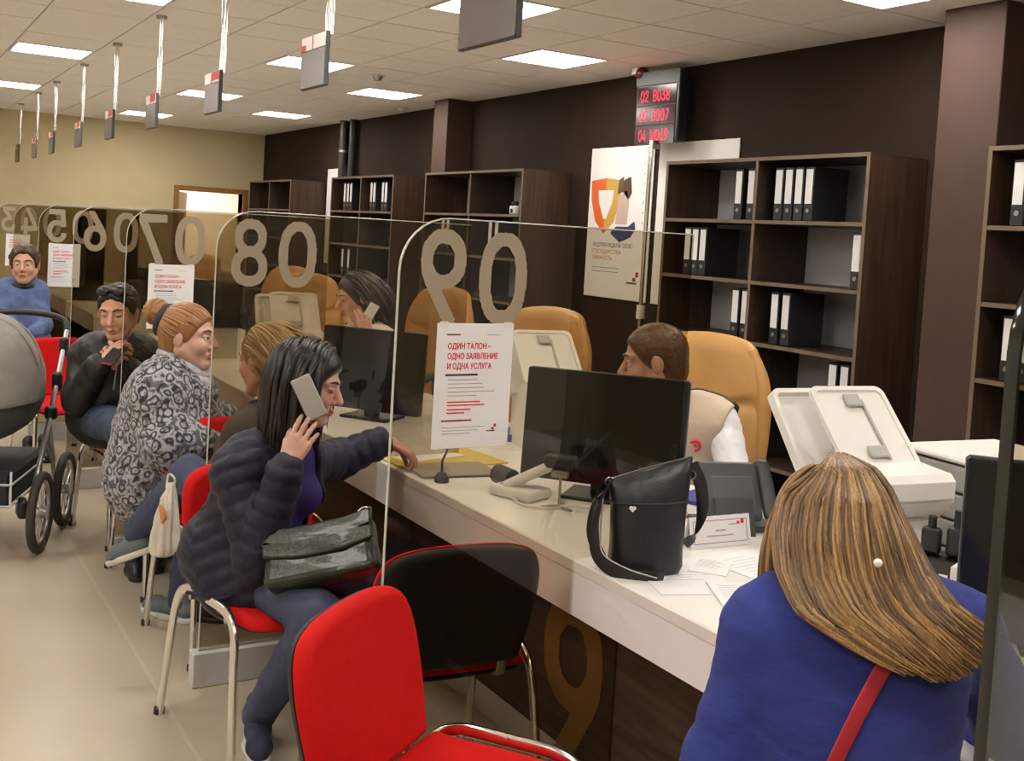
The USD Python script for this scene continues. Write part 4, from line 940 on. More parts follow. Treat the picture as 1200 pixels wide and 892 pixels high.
def lay_on(P, lay):
    q = P - hp; i = np.clip(((q @ hr + .30) / .02).round().astype(int), 0, len(gx) - 1); j = np.clip(((q @ hu + .40) / .02).round().astype(int), 0, len(gz) - 1)
    need = SG[i, j] + .022 - .014 * lay - q @ hf; need = np.where(q @ hu < .0, np.maximum(need, 0), 0); need = np.convolve(np.pad(need, 3, 'edge'), np.ones(7) / 7, 'valid'); return P + hf * need[:, None]
lk = []
for i in range(1500):
    phi = rr.uniform(-1, 1); lay = rr.uniform(0, 1) ** 1.6; t1 = rr.uniform(.86, 1.0); ph2 = np.clip(phi + rr.normal(0, .06), -1, 1); w_ = rr.uniform(0, 6.28); am = rr.uniform(.001, .0045)
    ts = np.linspace(rr.uniform(0, .06), t1, 22); P = np.array([veil(phi + (ph2 - phi) * q, lay, q) + hr * am * math.sin(w_ + 7 * q) + hf * am * .6 * math.sin(w_ * 2 + 6 * q) for q in ts])
    P = lay_on(P, lay); r0 = rr.uniform(.0020, .0042); u_t = (ts - ts[0]) / (ts[-1] - ts[0]); lk.append(tube(P, r0 * (.5 + .5 * np.minimum(u_t * 5, 1)) * np.where(u_t > .7, np.maximum((1 - u_t) / .3, .12) ** .7, 1), 5))
ro = skull_roots(160, 21, -.2, .5); ro = ro[ro[:, 0] > -.1]
lm = locks(hc, hB, 1.0, ro, lambda q: np.array([-.1, .5 * np.sign(q[1]), -.5]), 20, .0055, 22, stick=.4, inflate=.016, ends=.45, gravity=-_up, n=5)
hair_part(k, 'hair', [cap, lm, lk], hm, 2)
p_ = on_back(sw, J, [(.0, .10), (-.03, .05), (-.06, -.01), (-.09, -.08), (-.115, -.15), (-.135, -.22), (-.15, -.26)], .006)
part(k, 'earring', mv(trimesh.creation.icosphere(2, .007), tuple(at(1029, 660, 1.615))), mat('white_earbud', (.8, .78, .75), .3), True)
s_ = thing('bag_strap', 'red shoulder strap across the back of the blue sweater', 'strap')
part(s_, 'strap', tube(spline(p_, 8), 1.0, 8, flat=(.0125, .0025, r_ * .8 + u_ * .5)), mat('red_strap', (.42, .018, .035), .55, bump=(300, .0005)), 60)
# ---------------------------------------------------------------- other people
def simple_person(label, J, hc, hB, s, skin, top, legs=None, g=.022, bust=.0, belly=0., male=True, brow=(.05, .03, .02), res=1.0, top_name='jacket', full=1.0, closed=False, wide=1.0):
    """Body and clothing of a seated figure from its joints; returns the path and the frame."""
    k = thing('person', label, 'person')
    F = Form(.02); head_form(F, hc, hB, s, male, full); F.cap(hc - hB[2] * .05 * s - hB[0] * .02, J['neck'], .052 * s, .060); body = [F.mesh(.0048 * res)]
    T_ = Form(.03); torso_form(T_, J); T_.cap(J['neck'], hc - hB[2] * .07, .055, .050)
    for q in 'lr':
        if 'e' + q in J: limb(T_, J['s' + q], J['e' + q], J['w' + q], .048, .042, .028)
        if 'k' + q in J: limb(T_, J['h' + q], J['k' + q], J['a' + q], .082, .057, .04)
    body.append(T_.mesh(.012)); return_hands = []
    for q in 'lr':
        if 'hd' + q in J:
            hd, n, sd, cu, th = J['hd' + q]; H = Form(.006); hand_form(H, J['w' + q] + hd * .01, hd, n, sd, cu, th, s); H.cap(J['w' + q] - unit(J['w' + q] - J['e' + q]) * .05, J['w' + q] + hd * .03, .026, .025); body.append(H.mesh(.0042 * res))
    part(k, 'body', fuse(body), skin, True); face_parts(k, hc, hB, s, brow, closed)
    G = Form(.03); f_, r_, u_ = torso_form(G, J, g, bust, belly, wide)
    for q in 'lr':
        if 'e' + q in J: d = unit(J['w' + q] - J['e' + q]); limb(G, J['s' + q], J['e' + q], J['w' + q] - d * .02, .058, .052, .038, g * .7)
    m = ruffle(ruffle(G.mesh(.0095 * res), .012, 10, 3), .005, 28, 4); part(k, top_name, m, top, True)
    if 'kl' in J and legs is not None:
        G = Form(.02); G.ell(J['pelvis'] - u_ * .03, (.13, .175, .12), np.array([f_, -r_, u_]))
        for q in 'lr': limb(G, J['h' + q], J['k' + q], J['a' + q], .092, .070, .052)
        part(k, 'trousers', ruffle(G.mesh(.010 * res), .007, 16, 5), legs, True)
    return k, m, f_, r_, u_
def ball_strip(c, r, n): return None

# blonde woman in grey, facing away to the left
hc = at(314, 424, 3.98); hB = basis(-_right * .86 + _fwd * .42 - _up * .08, _up)
J = dict(neck=at(322, 482, 3.98), chest=at(306, 540, 4.0), pelvis=at(285, 606, 3.98), sl=at(288, 512, 3.84), sr=at(318, 505, 4.17), el=at(262, 560, 3.86), wl=at(252, 590, 4.02), er=at(290, 560, 4.25), wr=at(262, 585, 4.25),
         hl=at(275, 612, 3.90), kl=at(222, 556, 4.06), al=at(160, 622, 4.28), hr=at(285, 610, 4.1), kr=at(232, 585, 4.36), ar=at(212, 704, 4.28))
k, m, f_, r_, u_ = simple_person('blonde woman in grey jacket turned away, legs crossed in jeans and a sneaker', J, hc, hB, 1.06, M_skint, M_greyj, M_jean, .026, .05)
part(k, 'collar', tube(spline([J['neck'] + _right * x * .075 + _fwd * y * .075 - _up * (.005 if y < 0 else -.012) for x, y in ((-1, 0), (-.5, -.9), (.5, -.9), (1, 0), (.5, .9), (-.5, .9))], 6, closed=True), .030, 10, closed=True), M_navy, 60)
part(k, 'collar_piping', tube(spline([J['neck'] + _right * x - _fwd * .115 + _up * z for x, z in ((-.10, -.035), (-.06, -.058), (-.01, -.066), (.05, -.06))], 6), .004, 6), M_paper, 60)
hm2 = hair_mat('hair_dark_blonde', [(.22, .13, .055), (.32, .20, .085), (.42, .28, .13), (.52, .37, .19)], .4)
ro = skull_roots(420, 31, -.55, .42)
lm = locks(hc, hB, 1.06, ro, lambda q: np.array([-.9 if q[0] < .5 else -.5, .25 * np.sign(q[1]), -.25]), [int(9 + 5 * (q[0] > 0) + 4 * (q[2] > .4)) for q in ro], .0052, 32, stick=.16, inflate=.016, gravity=-_up - hB[0] * .5, n=5)
hair_part(k, 'hair', [hair_cap(Form(.02), hc, hB, 1.06, .012, .07, -.06).mesh(.006), lm, tube(spline([hc - hB[0] * .10 + hB[2] * .06, hc - hB[0] * .15 + hB[2] * .02, hc - hB[0] * .155 - hB[2] * .07], 6), [.03] * 4 + [.034] * 4 + [.028] * 4 + [.012], 8)], hm2, 3)
shoe(k, J['al'] + unit(J['al'] - J['kl']) * .02, at(112, 634, 4.42) - at(156, 618, 4.30), _up * .9 - _right * .2, 1.0, M_sneak, M_sole, M_paper)
shoe(k, np.array([*J['ar'][:2], .092]), (-.8, -.5, 0), (0, 0, 1), 1.0, M_sneak, M_sole, M_paper)

# woman in the patterned shawl
hc = at(221, 396, 4.4); hB = basis(_right * .95 - _fwd * .16 - _up * .06, _up + _right * .04)
J = dict(neck=at(208, 440, 4.42), chest=at(198, 488, 4.44), pelvis=at(190, 556, 4.45), sr=at(186, 462, 4.28), sl=at(214, 458, 4.62), er=at(200, 520, 4.2), wr=at(244, 520, 4.3), el=at(244, 510, 4.66), wl=at(262, 488, 4.7),
         hr=at(190, 570, 4.36), kr=at(245, 575, 4.25), ar=at(240, 690, 4.3), hl=at(195, 566, 4.55), kl=at(255, 570, 4.6), al=at(250, 680, 4.6))
k, m, f_, r_, u_ = simple_person('woman with ginger bun in a large black and white patterned shawl', J, hc, hB, 1.06, M_skinw, M_navy, M_navy, .03, .07, .04, full=1.12, brow=(.16, .07, .03), top_name='dress')
nodes = {'tc': ('texture_coordinate', {}), 'nz': ('noise_texture', {'scale': 14.0, 'detail': 2.0}), 'mxv': ('mix_vector', {'fac': .05}), 'v': ('voronoi_texture', {'scale': 24.0}), 'n2': ('noise_texture', {'scale': 46.0, 'detail': 3.0, 'roughness': .6}),
         'r': ('rgb_ramp', {'ramp': [(.0, (.36, .35, .38)), (.20, (.40, .39, .42)), (.30, (.30, .29, .32)), (.37, (.025, .025, .032)), (.46, (.05, .05, .06)), (.53, (.34, .33, .36)), (.66, (.38, .37, .40)), (.75, (.10, .10, .12))]}), 'r2': ('rgb_ramp', {'ramp': [(.38, (.10, .10, .12)), (.50, (1, 1, 1))]}),
         'mm': ('mix_color', {'blend_type': 'multiply', 'fac': .85}), 'p': ('principled_bsdf', {'roughness': .9, 'sheen_weight': .15})}
MATS['shawl'] = usdkit.material(stage, '/World/Looks/shawl', nodes, [('tc.object', 'nz.vector'), ('tc.object', 'mxv.a'), ('nz.color', 'mxv.b'), ('mxv.result', 'v.vector'), ('tc.object', 'n2.vector'), ('v.distance', 'r.fac'), ('n2.fac', 'r2.fac'), ('r.color', 'mm.a'), ('r2.color', 'mm.b'), ('mm.result', 'p.base_color')], surface='p.BSDF')
G = Form(.05); torso_form(G, J, .065, .05, .03, 1.1); limb(G, J['sr'], J['er'], J['wr'], .085, .088, .06, .01, .05); limb(G, J['sl'], J['el'], J['wl'], .075, .07, .06, .01, .05)
G.cap(J['pelvis'], at(198, 580, 4.42), .215, .16, .06); G.cap(J['chest'], J['pelvis'], .20, .225, .06); G.cap(J['chest'] + u_ * .14, J['neck'], .12, .085, .05)
sm = G.mesh(.0095); rel = (sm.vertices - J['chest']); ang = np.arctan2(rel @ r_, rel @ f_); dz = rel @ u_
sm = trimesh.Trimesh(sm.vertices + sm.vertex_normals * (np.sin(ang * 9 + dz * 6) * .010 * np.clip(.25 - dz, 0, .5))[:, None], sm.faces, process=False)
part(k, 'shawl', ruffle(sm, .014, 12, 6), MATS['shawl'], True)
nk = J['neck'] + u_ * .02
for i, (rr_, zz) in enumerate(((.085, .03), (.105, -.005), (.125, -.045))):
    part(k, 'scarf_fold', tube(spline([nk + f_ * (rr_ * math.cos(a) + .02) + r_ * rr_ * math.sin(a) + u_ * (zz - .035 * math.cos(a)) for a in np.linspace(0, 2 * PI, 11)[:-1]], 5, closed=True), .030, 9, closed=True), MATS['shawl'] if i == 2 else mat('scarf_light', (.40, .39, .42), .85, noise=(30, .5, (1, 1, 5))), 60)
hm3 = hair_mat('hair_ginger', [(.22, .09, .03), (.32, .145, .05), (.44, .23, .09), (.27, .115, .04)], .4)
ro = skull_roots(420, 41, -.45, .80)
bunc = hc - hB[0] * .135 + hB[2] * .085
skc = hc + 1.06 * (np.array([-.012, 0, .035]) @ hB)
stp = [max(3, int(1.12 * np.linalg.norm(bunc - (skc + 1.06 * (q * np.array([.098, .076, .086])) @ hB)) / .012)) for q in ro]
lm = locks(hc, hB, 1.06, ro, lambda q: np.array([-1.0, 0, .15 + .5 * (q[2] < .2)]), stp, .0050, 42, stick=.12, inflate=.012, gravity=unit(bunc - hc), n=5, pull=lambda p, l, t: unit(bunc - p) * 1.2, ends=.3)
bn = [tube(spline([bunc + hB[2] * .012 - hB[0] * .012 + .047 * (hB[0] * math.cos(a) * math.cos(b) + hB[1] * math.sin(a) + hB[2] * math.cos(a) * math.sin(b)) for a in np.linspace(0, 2 * PI, 8)[:-1]], 4, closed=True), .012, 6, closed=True) for b in np.linspace(0, PI, 9)[:-1]]
hair_part(k, 'hair', [hair_cap(Form(.02), hc, hB, 1.06, .011, .072, -.05).mesh(.006), lm], hm3, 4)
hair_part(k, 'hair_bun', bn, hm3, 5)
bd = unit(bunc - hc - hB[2] * .03); b1 = unit(np.cross(bd, hB[1])); part(k, 'scrunchie', ruffle(tube([hc + (bunc - hc) * .80 + .056 * (hB[1] * math.cos(a) + b1 * math.sin(a)) for a in np.linspace(0, 2 * PI, 25)[:-1]], .017, 8, closed=True), .010, 60, 1), mat('scrunchie_dark', (.02, .02, .03), .6), 60)
for q, (ax_, ay) in (('r', J['ar'][:2]), ('l', J['al'][:2])): shoe(k, np.array([ax_, ay, .092]), f_ * np.array([1, 1, 0]), (0, 0, 1), 1.0, M_black, M_black)

# man in the black jacket looking at his phone
hc = at(139, 366, 5.12); hB = basis(-_fwd * .92 - _right * .02 - _up * .22, _up)
J = dict(neck=at(138, 402, 5.2), chest=at(134, 440, 5.22), pelvis=at(126, 490, 5.25), sr=at(101, 415, 5.2), sl=at(172, 417, 5.3), er=at(90, 468, 5.08), wr=at(118, 425, 4.95), el=at(182, 470, 5.18), wl=at(150, 430, 4.98),
         hr=at(113, 492, 5.2), kr=at(142, 500, 4.82), ar=at(160, 600, 4.86), hl=at(146, 494, 5.28), kl=at(178, 502, 4.95), al=at(182, 606, 4.98),
         hdr=(unit(_right * .8 + _up * .45 - _fwd * .1), unit(_right * .4 - _fwd * .2 - _up * .2 + _fwd * .9), 1, (.6, .7, .75, .8), (.7, .3)), hdl=(unit(-_right * .8 + _up * .3 - _fwd * .1), unit(_fwd + _up * .3), -1, (.7, .7, .8, .8), (.6, .3)))
k, m, f_, r_, u_ = simple_person('man in black jacket with sunglasses on his head looking at his phone', J, hc, hB, 1.06, M_skint, M_blackj, M_jean, .026, 0, .02, closed=True)
G = Form(.02); hair_cap(G, hc, hB, 1.06, .012, .062, -.02); part(k, 'hair', ruffle(G.mesh(.006), .008, 70, 3), hair_mat('hair_black_short', [(.010, .008, .007), (.018, .013, .010)]), True)
part(k, 'zip', tube(spline([J['chest'] + u_ * z + f_ * (.150 - .25 * max(0, z - .06)) + r_ * 0 for z in (.15, .08, 0, -.1, -.2)], 5), 1.0, 6, flat=(.005, .003, r_)), M_steel, 60)
G = Form(.01); sg = hc + hB[0] * .062 + hB[2] * .118
for q in (-1, 1): G.ell(sg + hB[1] * .036 * q, (.020, .033, .026), np.array([unit(hB[0] + hB[2] * .6), hB[1], unit(hB[2] - hB[0] * .6)]), .004)
s_ = thing('sunglasses', 'black glossy sunglasses pushed up on the head of the seated man', 'sunglasses')
part(s_, 'lenses', G.mesh(.004), M_blackgl, True); part(s_, 'temple_arm', tube([sg + hB[1] * .066, sg + hB[1] * .088 - hB[0] * .05 - hB[2] * .02, sg + hB[1] * .088 - hB[0] * .11 - hB[2] * .05], .003, 6), M_black, 60); part(s_, 'temple_arm', tube([sg - hB[1] * .066, sg - hB[1] * .088 - hB[0] * .05 - hB[2] * .02, sg - hB[1] * .088 - hB[0] * .11 - hB[2] * .05], .003, 6), M_black, 60)
for q in 'lr': shoe(k, np.array([*J['a' + q][:2], .092]), f_ * np.array([1, 1, 0]), (0, 0, 1), 1.0, M_black, M_black)
s_ = thing('mobile_phone', 'black mobile phone in the hands of the man in black jacket', 'phone')
part(s_, 'case', placed(rbox((.14, .07, .010), .0045), frame(at(134, 416, 4.90), _fwd * .8 + _up * .5 + _right * .2, _right)), M_black, 40); part(s_, 'edge', placed(bx(-.0712, -.0690, -.025, .025, -.003, .003), frame(at(134, 416, 4.90), _fwd * .8 + _up * .5 + _right * .2, _right)), M_redprint)

# far visitor in blue
hc = at(29, 310, 7.2); hB = basis(-_fwd * .85 + _right * .25 - _up * .1, _up)
J = dict(neck=at(26, 332, 7.25), chest=at(25, 360, 7.25), pelvis=at(26, 398, 7.25), sr=at(6, 343, 7.2), sl=at(44, 346, 7.3), er=at(4, 375, 7.1), wr=at(20, 392, 7.0), el=at(50, 382, 7.2), wl=at(36, 394, 7.05), hr=at(16, 402, 7.2), kr=at(34, 408, 6.8), ar=at(36, 470, 6.85), hl=at(34, 402, 7.3), kl=at(52, 408, 6.95), al=at(54, 470, 6.95))
k, m, f_, r_, u_ = simple_person('far visitor with dark hair in a blue denim shirt by the left edge', J, hc, hB, 1.05, M_skint, mat('blue_denim_shirt', (.10, .14, .30), .8, noise=(22, .3)), M_navy, .014, .03, res=1.35, top_name='shirt')
part(k, 'scarf', tube(spline([J['neck'] - u_ * .02 + f_ * .08 * math.cos(a) + r_ * .08 * math.sin(a) for a in np.linspace(0, 2 * PI, 9)[:-1]], 4, closed=True), .035, 8, closed=True), M_black, 60)
G = Form(.02); hair_cap(G, hc, hB, 1.05, .016, .065, -.07); part(k, 'hair', ruffle(G.mesh(.008), .010, 40, 3), hm, True)
for q in 'lr': shoe(k, np.array([*J['a' + q][:2], .092]), f_ * np.array([1, 1, 0]), (0, 0, 1), 1.0, M_black, M_black)

# clerk with a phone, white blouse
hc = at(419, 350, 6.40); hB = basis(-_right * .86 - _fwd * .42 - _up * .18, _up)
J = dict(neck=at(428, 384, 6.42), chest=at(432, 425, 6.45), pelvis=at(436, 480, 6.50), sl=at(449, 398, 6.28), sr=at(402, 400, 6.60), el=at(445, 440, 6.10), wl=at(428, 400, 6.15), er=at(385, 440, 6.40), wr=at(400, 450, 6.10), hl=at(445, 490, 6.40), kl=at(425, 495, 6.00), al=at(430, 590, 6.05), hr=at(420, 490, 6.60), kr=at(400, 495, 6.15), ar=at(405, 585, 6.20),
         hdl=(unit(_up * .95 - _right * .05), unit(_fwd * .8 - _right * .4), 1, (.35, .4, .5, .55), (.6, .2)))
k, m, f_, r_, u_ = simple_person('clerk with dark hair in white blouse holding a phone to her ear', J, hc, hB, 1.15, M_skint, mat('white_blouse', (.62, .56, .44), .7, bump=(100, .001)), M_navy, .022, .06, res=1.15, top_name='blouse', closed=True)
ro = skull_roots(220, 51, -.6, .5)
lm = locks(hc, hB, 1.15, ro, lambda q: np.array([-.6, .4 * np.sign(q[1]), -.4]), [int(16 + 4 * (q[2] > .2)) for q in ro], .0085, 52, stick=.3, inflate=.024, gravity=-_up + _right * .45, n=5)
hair_part(k, 'hair', [hair_cap(Form(.02), hc, hB, 1.15, .018, .075, -.06).mesh(.007), lm], hair_mat('hair_dark_brown', [(.010, .006, .005), (.022, .012, .008), (.035, .020, .012)]), 6)
s_ = thing('mobile_phone', 'pale mobile phone at the ear of the clerk in white', 'phone'); part(s_, 'case', placed(rbox((.13, .06, .012), .005), frame(at(433, 368, 6.18), _right * .5 + _up * .85, -_right * .8 + _up * .5 - _fwd * .3)), M_label, 40)

# far clerk behind number 08
hc = at(266, 340, 9.60); hB = basis(-_fwd * .5 + _right * .6 - _up * .3, _up)
J = dict(neck=at(262, 362, 9.65), chest=at(260, 385, 9.65), pelvis=at(260, 420, 9.65), sl=at(280, 370, 9.60), sr=at(243, 370, 9.70), el=at(284, 395, 9.50), wl=at(276, 400, 9.35), er=at(238, 395, 9.60), wr=at(248, 402, 9.40))
k, m, f_, r_, u_ = simple_person('far clerk with brown hair behind the screen left of number 08', J, hc, hB, 1.13, M_skint, M_navy, None, .024, .04, res=1.5)
G = Form(.02); hair_cap(G, hc, hB, 1.13, .020, .06, -.09); part(k, 'hair', ruffle(G.mesh(.009), .012, 40, 3), hm2, True)

# man at the desk in the beige vest
hc = at(767, 424, 4.13); hB = basis(-_right * .95 + _fwd * .06 - _up * .12, _up)
J = dict(neck=at(786, 470, 4.17), chest=at(805, 528, 4.21), pelvis=at(815, 612, 4.25), sr=at(738, 500, 4.31), sl=at(846, 496, 4.11), er=at(722, 565, 4.20), wr=at(760, 590, 3.95), el=at(860, 560, 3.99), wl=at(826, 603, 3.83), hl=at(840, 625, 4.20), kl=at(810, 640, 3.80), hr=at(780, 620, 4.30), kr=at(750, 636, 3.90))
for q in 'lr': J['a' + q] = J['k' + q] + np.array([0, 0, -.40])
M_shirt = mat('white_shirt', (.76, .75, .78), .7, bump=(60, .002, .5)); M_vest = mat('beige_vest', (.56, .44, .32), .75, bump=(200, .0008))
J['hdl'] = (unit(J['wl'] - J['el']), np.array([0, 0, -1.]), 1, (.4, .4, .4, .4), (.5, .3)); J['hdr'] = (unit(J['wr'] - J['er']), np.array([0, 0, -1.]), -1, (.4, .4, .4, .4), (.5, .3))
k, m, f_, r_, u_ = simple_person('man in beige vest and white shirt at the desk, seen in profile', J, hc, hB, 1.15, M_skin, M_shirt, M_navy, .016, 0, .01, top_name='shirt', brow=(.10, .055, .03))
G = Form(.03); torso_form(G, J, .034, 0, .014, .98)
for q in 'lr': G.cut_ball(J['s' + q] + (r_ if q == 'r' else -r_) * .050 - u_ * .03, .090, .01)
vm = ruffle(G.mesh(.008), .006, 12, 8); part(k, 'vest', vm, M_vest, True)
G = Form(.03); torso_form(G, J, .038, 0, .014, .98)
for q in 'lr': G.cut_ball(J['s' + q] + (r_ if q == 'r' else -r_) * .050 - u_ * .03, .088, .01)
G.cut_plane((np.array(J['sl']) + J['sr']) / 2 - f_ * .004, f_, .006); part(k, 'vest_back', G.mesh(.008), M_black, True)
part(k, 'shirt_collar', tube(spline([J['neck'] + f_ * .075 * math.cos(a) + r_ * .068 * math.sin(a) + u_ * (-.005 - .022 * math.cos(a)) for a in np.linspace(0, 2 * PI, 9)[:-1]], 5, closed=True), 1.0, 8, flat=(.020, .008, u_), closed=True), M_shirt, 60)
lg = on_back(vm, J, [(-.095, .06)], .004, 1)[0]
LG = frame(lg, -r_, u_)
part(k, 'chest_logo', placed(cat(tube(spline([(-.018, .016, 0), (.004, .022, 0), (.018, .010, 0), (.012, -.010, 0), (-.006, -.018, 0)], 5), .0055, 6), tube([(-.008, .004, 0), (.006, .002, 0)], .005, 6)), LG), M_redprint, 60)
G = Form(.02); hair_cap(G, hc, hB, 1.15, .009, .072, -.035); part(k, 'hair', ruffle(G.mesh(.0055), .003, 110, 3), hair_mat('hair_short_brown', [(.11, .055, .025), (.17, .09, .042)]), True)
# ---------------------------------------------------------------- document scanners and printer
def scanner(loc, rz, label):
    """Front faces +x: a body with a curved front, two slanting paper chutes rising backwards."""
    k = thing('document_scanner', label, 'scanner', loc, rz, 'white document scanners on the counter')
    W = .30
    prof = [(-.16, 0), (.06, 0), (.075, .02), (.06, .05), (.055, .10), (.07, .14), (.10, .165), (.115, .19), (.118, .245), (.10, .262), (-.02, .27), (-.16, .20)]
    import shapely as sh_
    b = placed(extrude(sh_.Polygon(prof).buffer(.006).buffer(-.003), W * .86), frame((0, W * .43, 0), (1, 0, 0), (0, 0, 1)))
    part(k, 'body', b, M_whiteprn, 40)
    part(k, 'front_groove', cat(bx(.116, .1235, -W * .40, W * .40, .196, .200), bx(.068, .078, -W * .40, W * .40, .132, .137)), M_greyprn)
    def chute(x0, z0, L, ang, w, y, name, lip=.016, d=.018):
        c, s_ = math.cos(ang), math.sin(ang); M = frame((x0, y, z0), (0, 1, 0), (-c, 0, s_))
        o = rrect(w, L, .028); base = extrude(o, d * .5); base.apply_translation((0, L / 2, -d * .5)); t = part(k, name, placed(base, M), M_whiteprn, 40)
        import shapely
        rim = shapely.Polygon(o).difference(shapely.Polygon(rrect(w - .03, L - .03, .020))); rm = extrude(rim, lip); rm.apply_translation((0, L / 2, -.001)); part(t, 'rim', placed(rm, M), M_whiteprn, 40)
        return t, M, L
    t, M, L = chute(-.01, .255, .285, math.radians(46), .27, 0, 'paper_chute', .006)
    part(t, 'slot', placed(bx(.028, .036, .03, L - .05, .0045, .0075), M), M_greyprn); part(t, 'guide', placed(bx(-.035, .028, .035, .075, .004, .012, .004), M), M_greyprn); part(t, 'guide', placed(bx(-.03, .028, L - .075, L - .03, .004, .012, .004), M), M_greyprn)
    chute(-.12, .20, .30, math.radians(50), .30, -.05, 'rear_tray', .022)
    return k
S1 = scanner((3.755, -2.085, CZ + .002), math.radians(-8), 'nearest white document scanner with slanted paper chutes, above the blonde-streaked hair')
dup(S1, 'white document scanner left of the face of the man at the desk', (2.16, -2.15, CZ + .002), math.radians(-10))
dup(S1, 'far white document scanner beside the clerk with the phone', (.12, -2.52, CZ + .002), math.radians(-10))
k = thing('printer', 'grey office printer with stacked paper drawers behind the nearest scanner', 'printer', (3.80, -1.60, -.045), math.radians(-6))
part(k, 'cabinet', bx(-.24, .22, -.20, .20, .045, .72, .006), M_greyprn)
for i in range(4):
    part(k, 'drawer', bx(-.24, .235 - .004 * i, -.21, .21, .725 + .083 * i, .725 + .083 * i + .076, .006), M_greyprn)
part(k, 'top_cover', bx(-.245, .24, -.215, .215, 1.058, 1.075, .006), M_whiteprn)

# ---------------------------------------------------------------- things on the counter
Z = CZ + .001
M_blackl = mat('black_leather', (.014, .014, .016), .38, noise=(20, .2), bump=(120, .0015, .4))
k = thing('handbag', 'black leather bucket handbag standing on the counter edge', 'bag', (3.575, -2.79, Z), math.radians(62))
n = 40; a = np.linspace(0, 2 * PI, n, endpoint=False); rings = []
for z, rx, ry in ((0, .082, .060), (.006, .092, .068), (.02, .096, .070), (.10, .096, .064), (.18, .100, .054), (.235, .106, .036), (.262, .110, .016), (.266, .109, .010)):
    c, s_ = np.sign(np.cos(a)) * np.abs(np.cos(a)) ** .7, np.sign(np.sin(a)) * np.abs(np.sin(a)) ** .7
    rings.append(np.c_[rx * c, ry * s_, z + (.035 * c * max(0, z - .15) / .11 if z > .15 else 0 * c)])
V = np.vstack(rings + [[[0, 0, 0], [0, 0, .266]]]); m_ = len(rings); Fc = []
for i in range(m_ - 1):
    q = np.arange(n); r_ = (q + 1) % n; Fc += [np.c_[i * n + q, i * n + r_, (i + 1) * n + r_], np.c_[i * n + q, (i + 1) * n + r_, (i + 1) * n + q]]
q = np.arange(n); r_ = (q + 1) % n; Fc += [np.c_[r_, q, np.full(n, m_ * n)], np.c_[(m_ - 1) * n + q, (m_ - 1) * n + r_, np.full(n, m_ * n + 1)]]
bm = trimesh.Trimesh(V, np.vstack(Fc), process=False).subdivide(); part(k, 'bag_body', ruffle(bm, .004, 30, 5), M_blackl, True)
part(k, 'yoke_seam', tube([(.100 * np.sign(math.cos(t)) * abs(math.cos(t)) ** .7, .056 * np.sign(math.sin(t)) * abs(math.sin(t)) ** .7, .185 + .008 * math.cos(t)) for t in np.linspace(0, 2 * PI, 41)[:-1]], .0035, 6, closed=True), M_blackl, 60)
part(k, 'zip', tube([(-.106, 0, .232), (0, 0, .270), (.106, 0, .302)], .003, 6), M_steel, 60)
part(k, 'emblem', placed(cat(cyl((-.004, .003, 0), (-.004, .003, .002), .005), cyl((.004, .003, 0), (.004, .003, .002), .005), cyl((0, -.003, 0), (0, -.003, .002), .004)), frame((-.052, -.0585, .17), (1, 0, 0), (0, 0, 1))), M_label)
for pts, nm in (([(-.104, 0, .225), (-.128, -.02, .18), (-.145, -.045, .11), (-.135, -.065, .045), (-.085, -.088, .012), (0, -.105, .008), (.03, -.100, .008)], 'strap'), ([(.106, 0, .285), (.134, .0, .23), (.142, -.005, .16), (.126, -.01, .10), (.100, -.01, .07)], 'strap'), ([(-.108, .012, .225), (-.140, .01, .17), (-.150, -.02, .10), (-.12, -.05, .03), (-.09, -.06, .012)], 'strap')):
    P = spline(pts, 7); part(k, nm, tube(P, 1.0, 8, flat=(.017, .0028, (.35, -.2, .9))), M_blackl, 60)
part(k, 'strap_edge', tube(spline([(-.128, -.045, .19), (-.132, -.066, .10), (-.122, -.085, .055), (-.06, -.108, .028), (.01, -.118, .012)], 7), .0022, 6), M_steel, 60)
for s_ in (-1, 1): part(k, 'ring', tube([(s_ * .106 + .012 * math.cos(t), -.004, .225 + .03 * (s_ > 0) + .012 * math.sin(t)) for t in np.linspace(0, 2 * PI, 13)[:-1]], .003, 6, closed=True), M_chrome, 60)

k = thing('desk_phone', 'dark grey desk phone seen from the back behind the name card', 'phone', (3.36, -2.30, Z), math.radians(68))
pr = [(-.075, 0), (.075, 0), (.085, .02), (.03, .125), (.0, .135), (-.02, .128), (-.085, .03)]
part(k, 'stand', placed(extrude([(-.07, 0), (.0, 0), (-.012, .10), (-.03, .105)], .12), frame((-.06, 0, 0), (0, 1, 0), (0, 0, 1))), M_darkgrey, 30)
part(k, 'body', placed(rbox((.19, .185, .032), .012), rot(rx=math.radians(58)) + np.array([[0] * 4, [0, 0, 0, .02], [0, 0, 0, .115], [0] * 4])), M_darkgrey, 40)
part(k, 'back_plate', placed(rbox((.14, .125, .012), .005), rot(rx=math.radians(58)) + np.array([[0, 0, 0, .008], [0, 0, 0, .000], [0, 0, 0, .105], [0] * 4])), mat('phone_back', (.075, .076, .078), .5), 40)
part(k, 'badge', placed(bx(-.025, .025, -.004, .004, -.0085, -.006), rot(rx=math.radians(58)) + np.array([[0, 0, 0, -.005], [0, 0, 0, .012], [0, 0, 0, .135], [0] * 4])), M_label)
part(k, 'handset', placed(rbox((.048, .20, .035), .016), rot(rx=math.radians(52)) + np.array([[0, 0, 0, .125], [0, 0, 0, .03], [0, 0, 0, .12], [0] * 4])), M_darkgrey, 40)
part(k, 'foot', bx(-.095, .15, -.03, .12, 0, .018, .006), M_darkgrey)
part(k, 'cord', tube(spline([(.15, .0, .03), (.20, -.02, .02), (.24, .03, .01), (.2, .1, .01), (.16, .1, .03)], 8), .004, 6), M_black, 60)

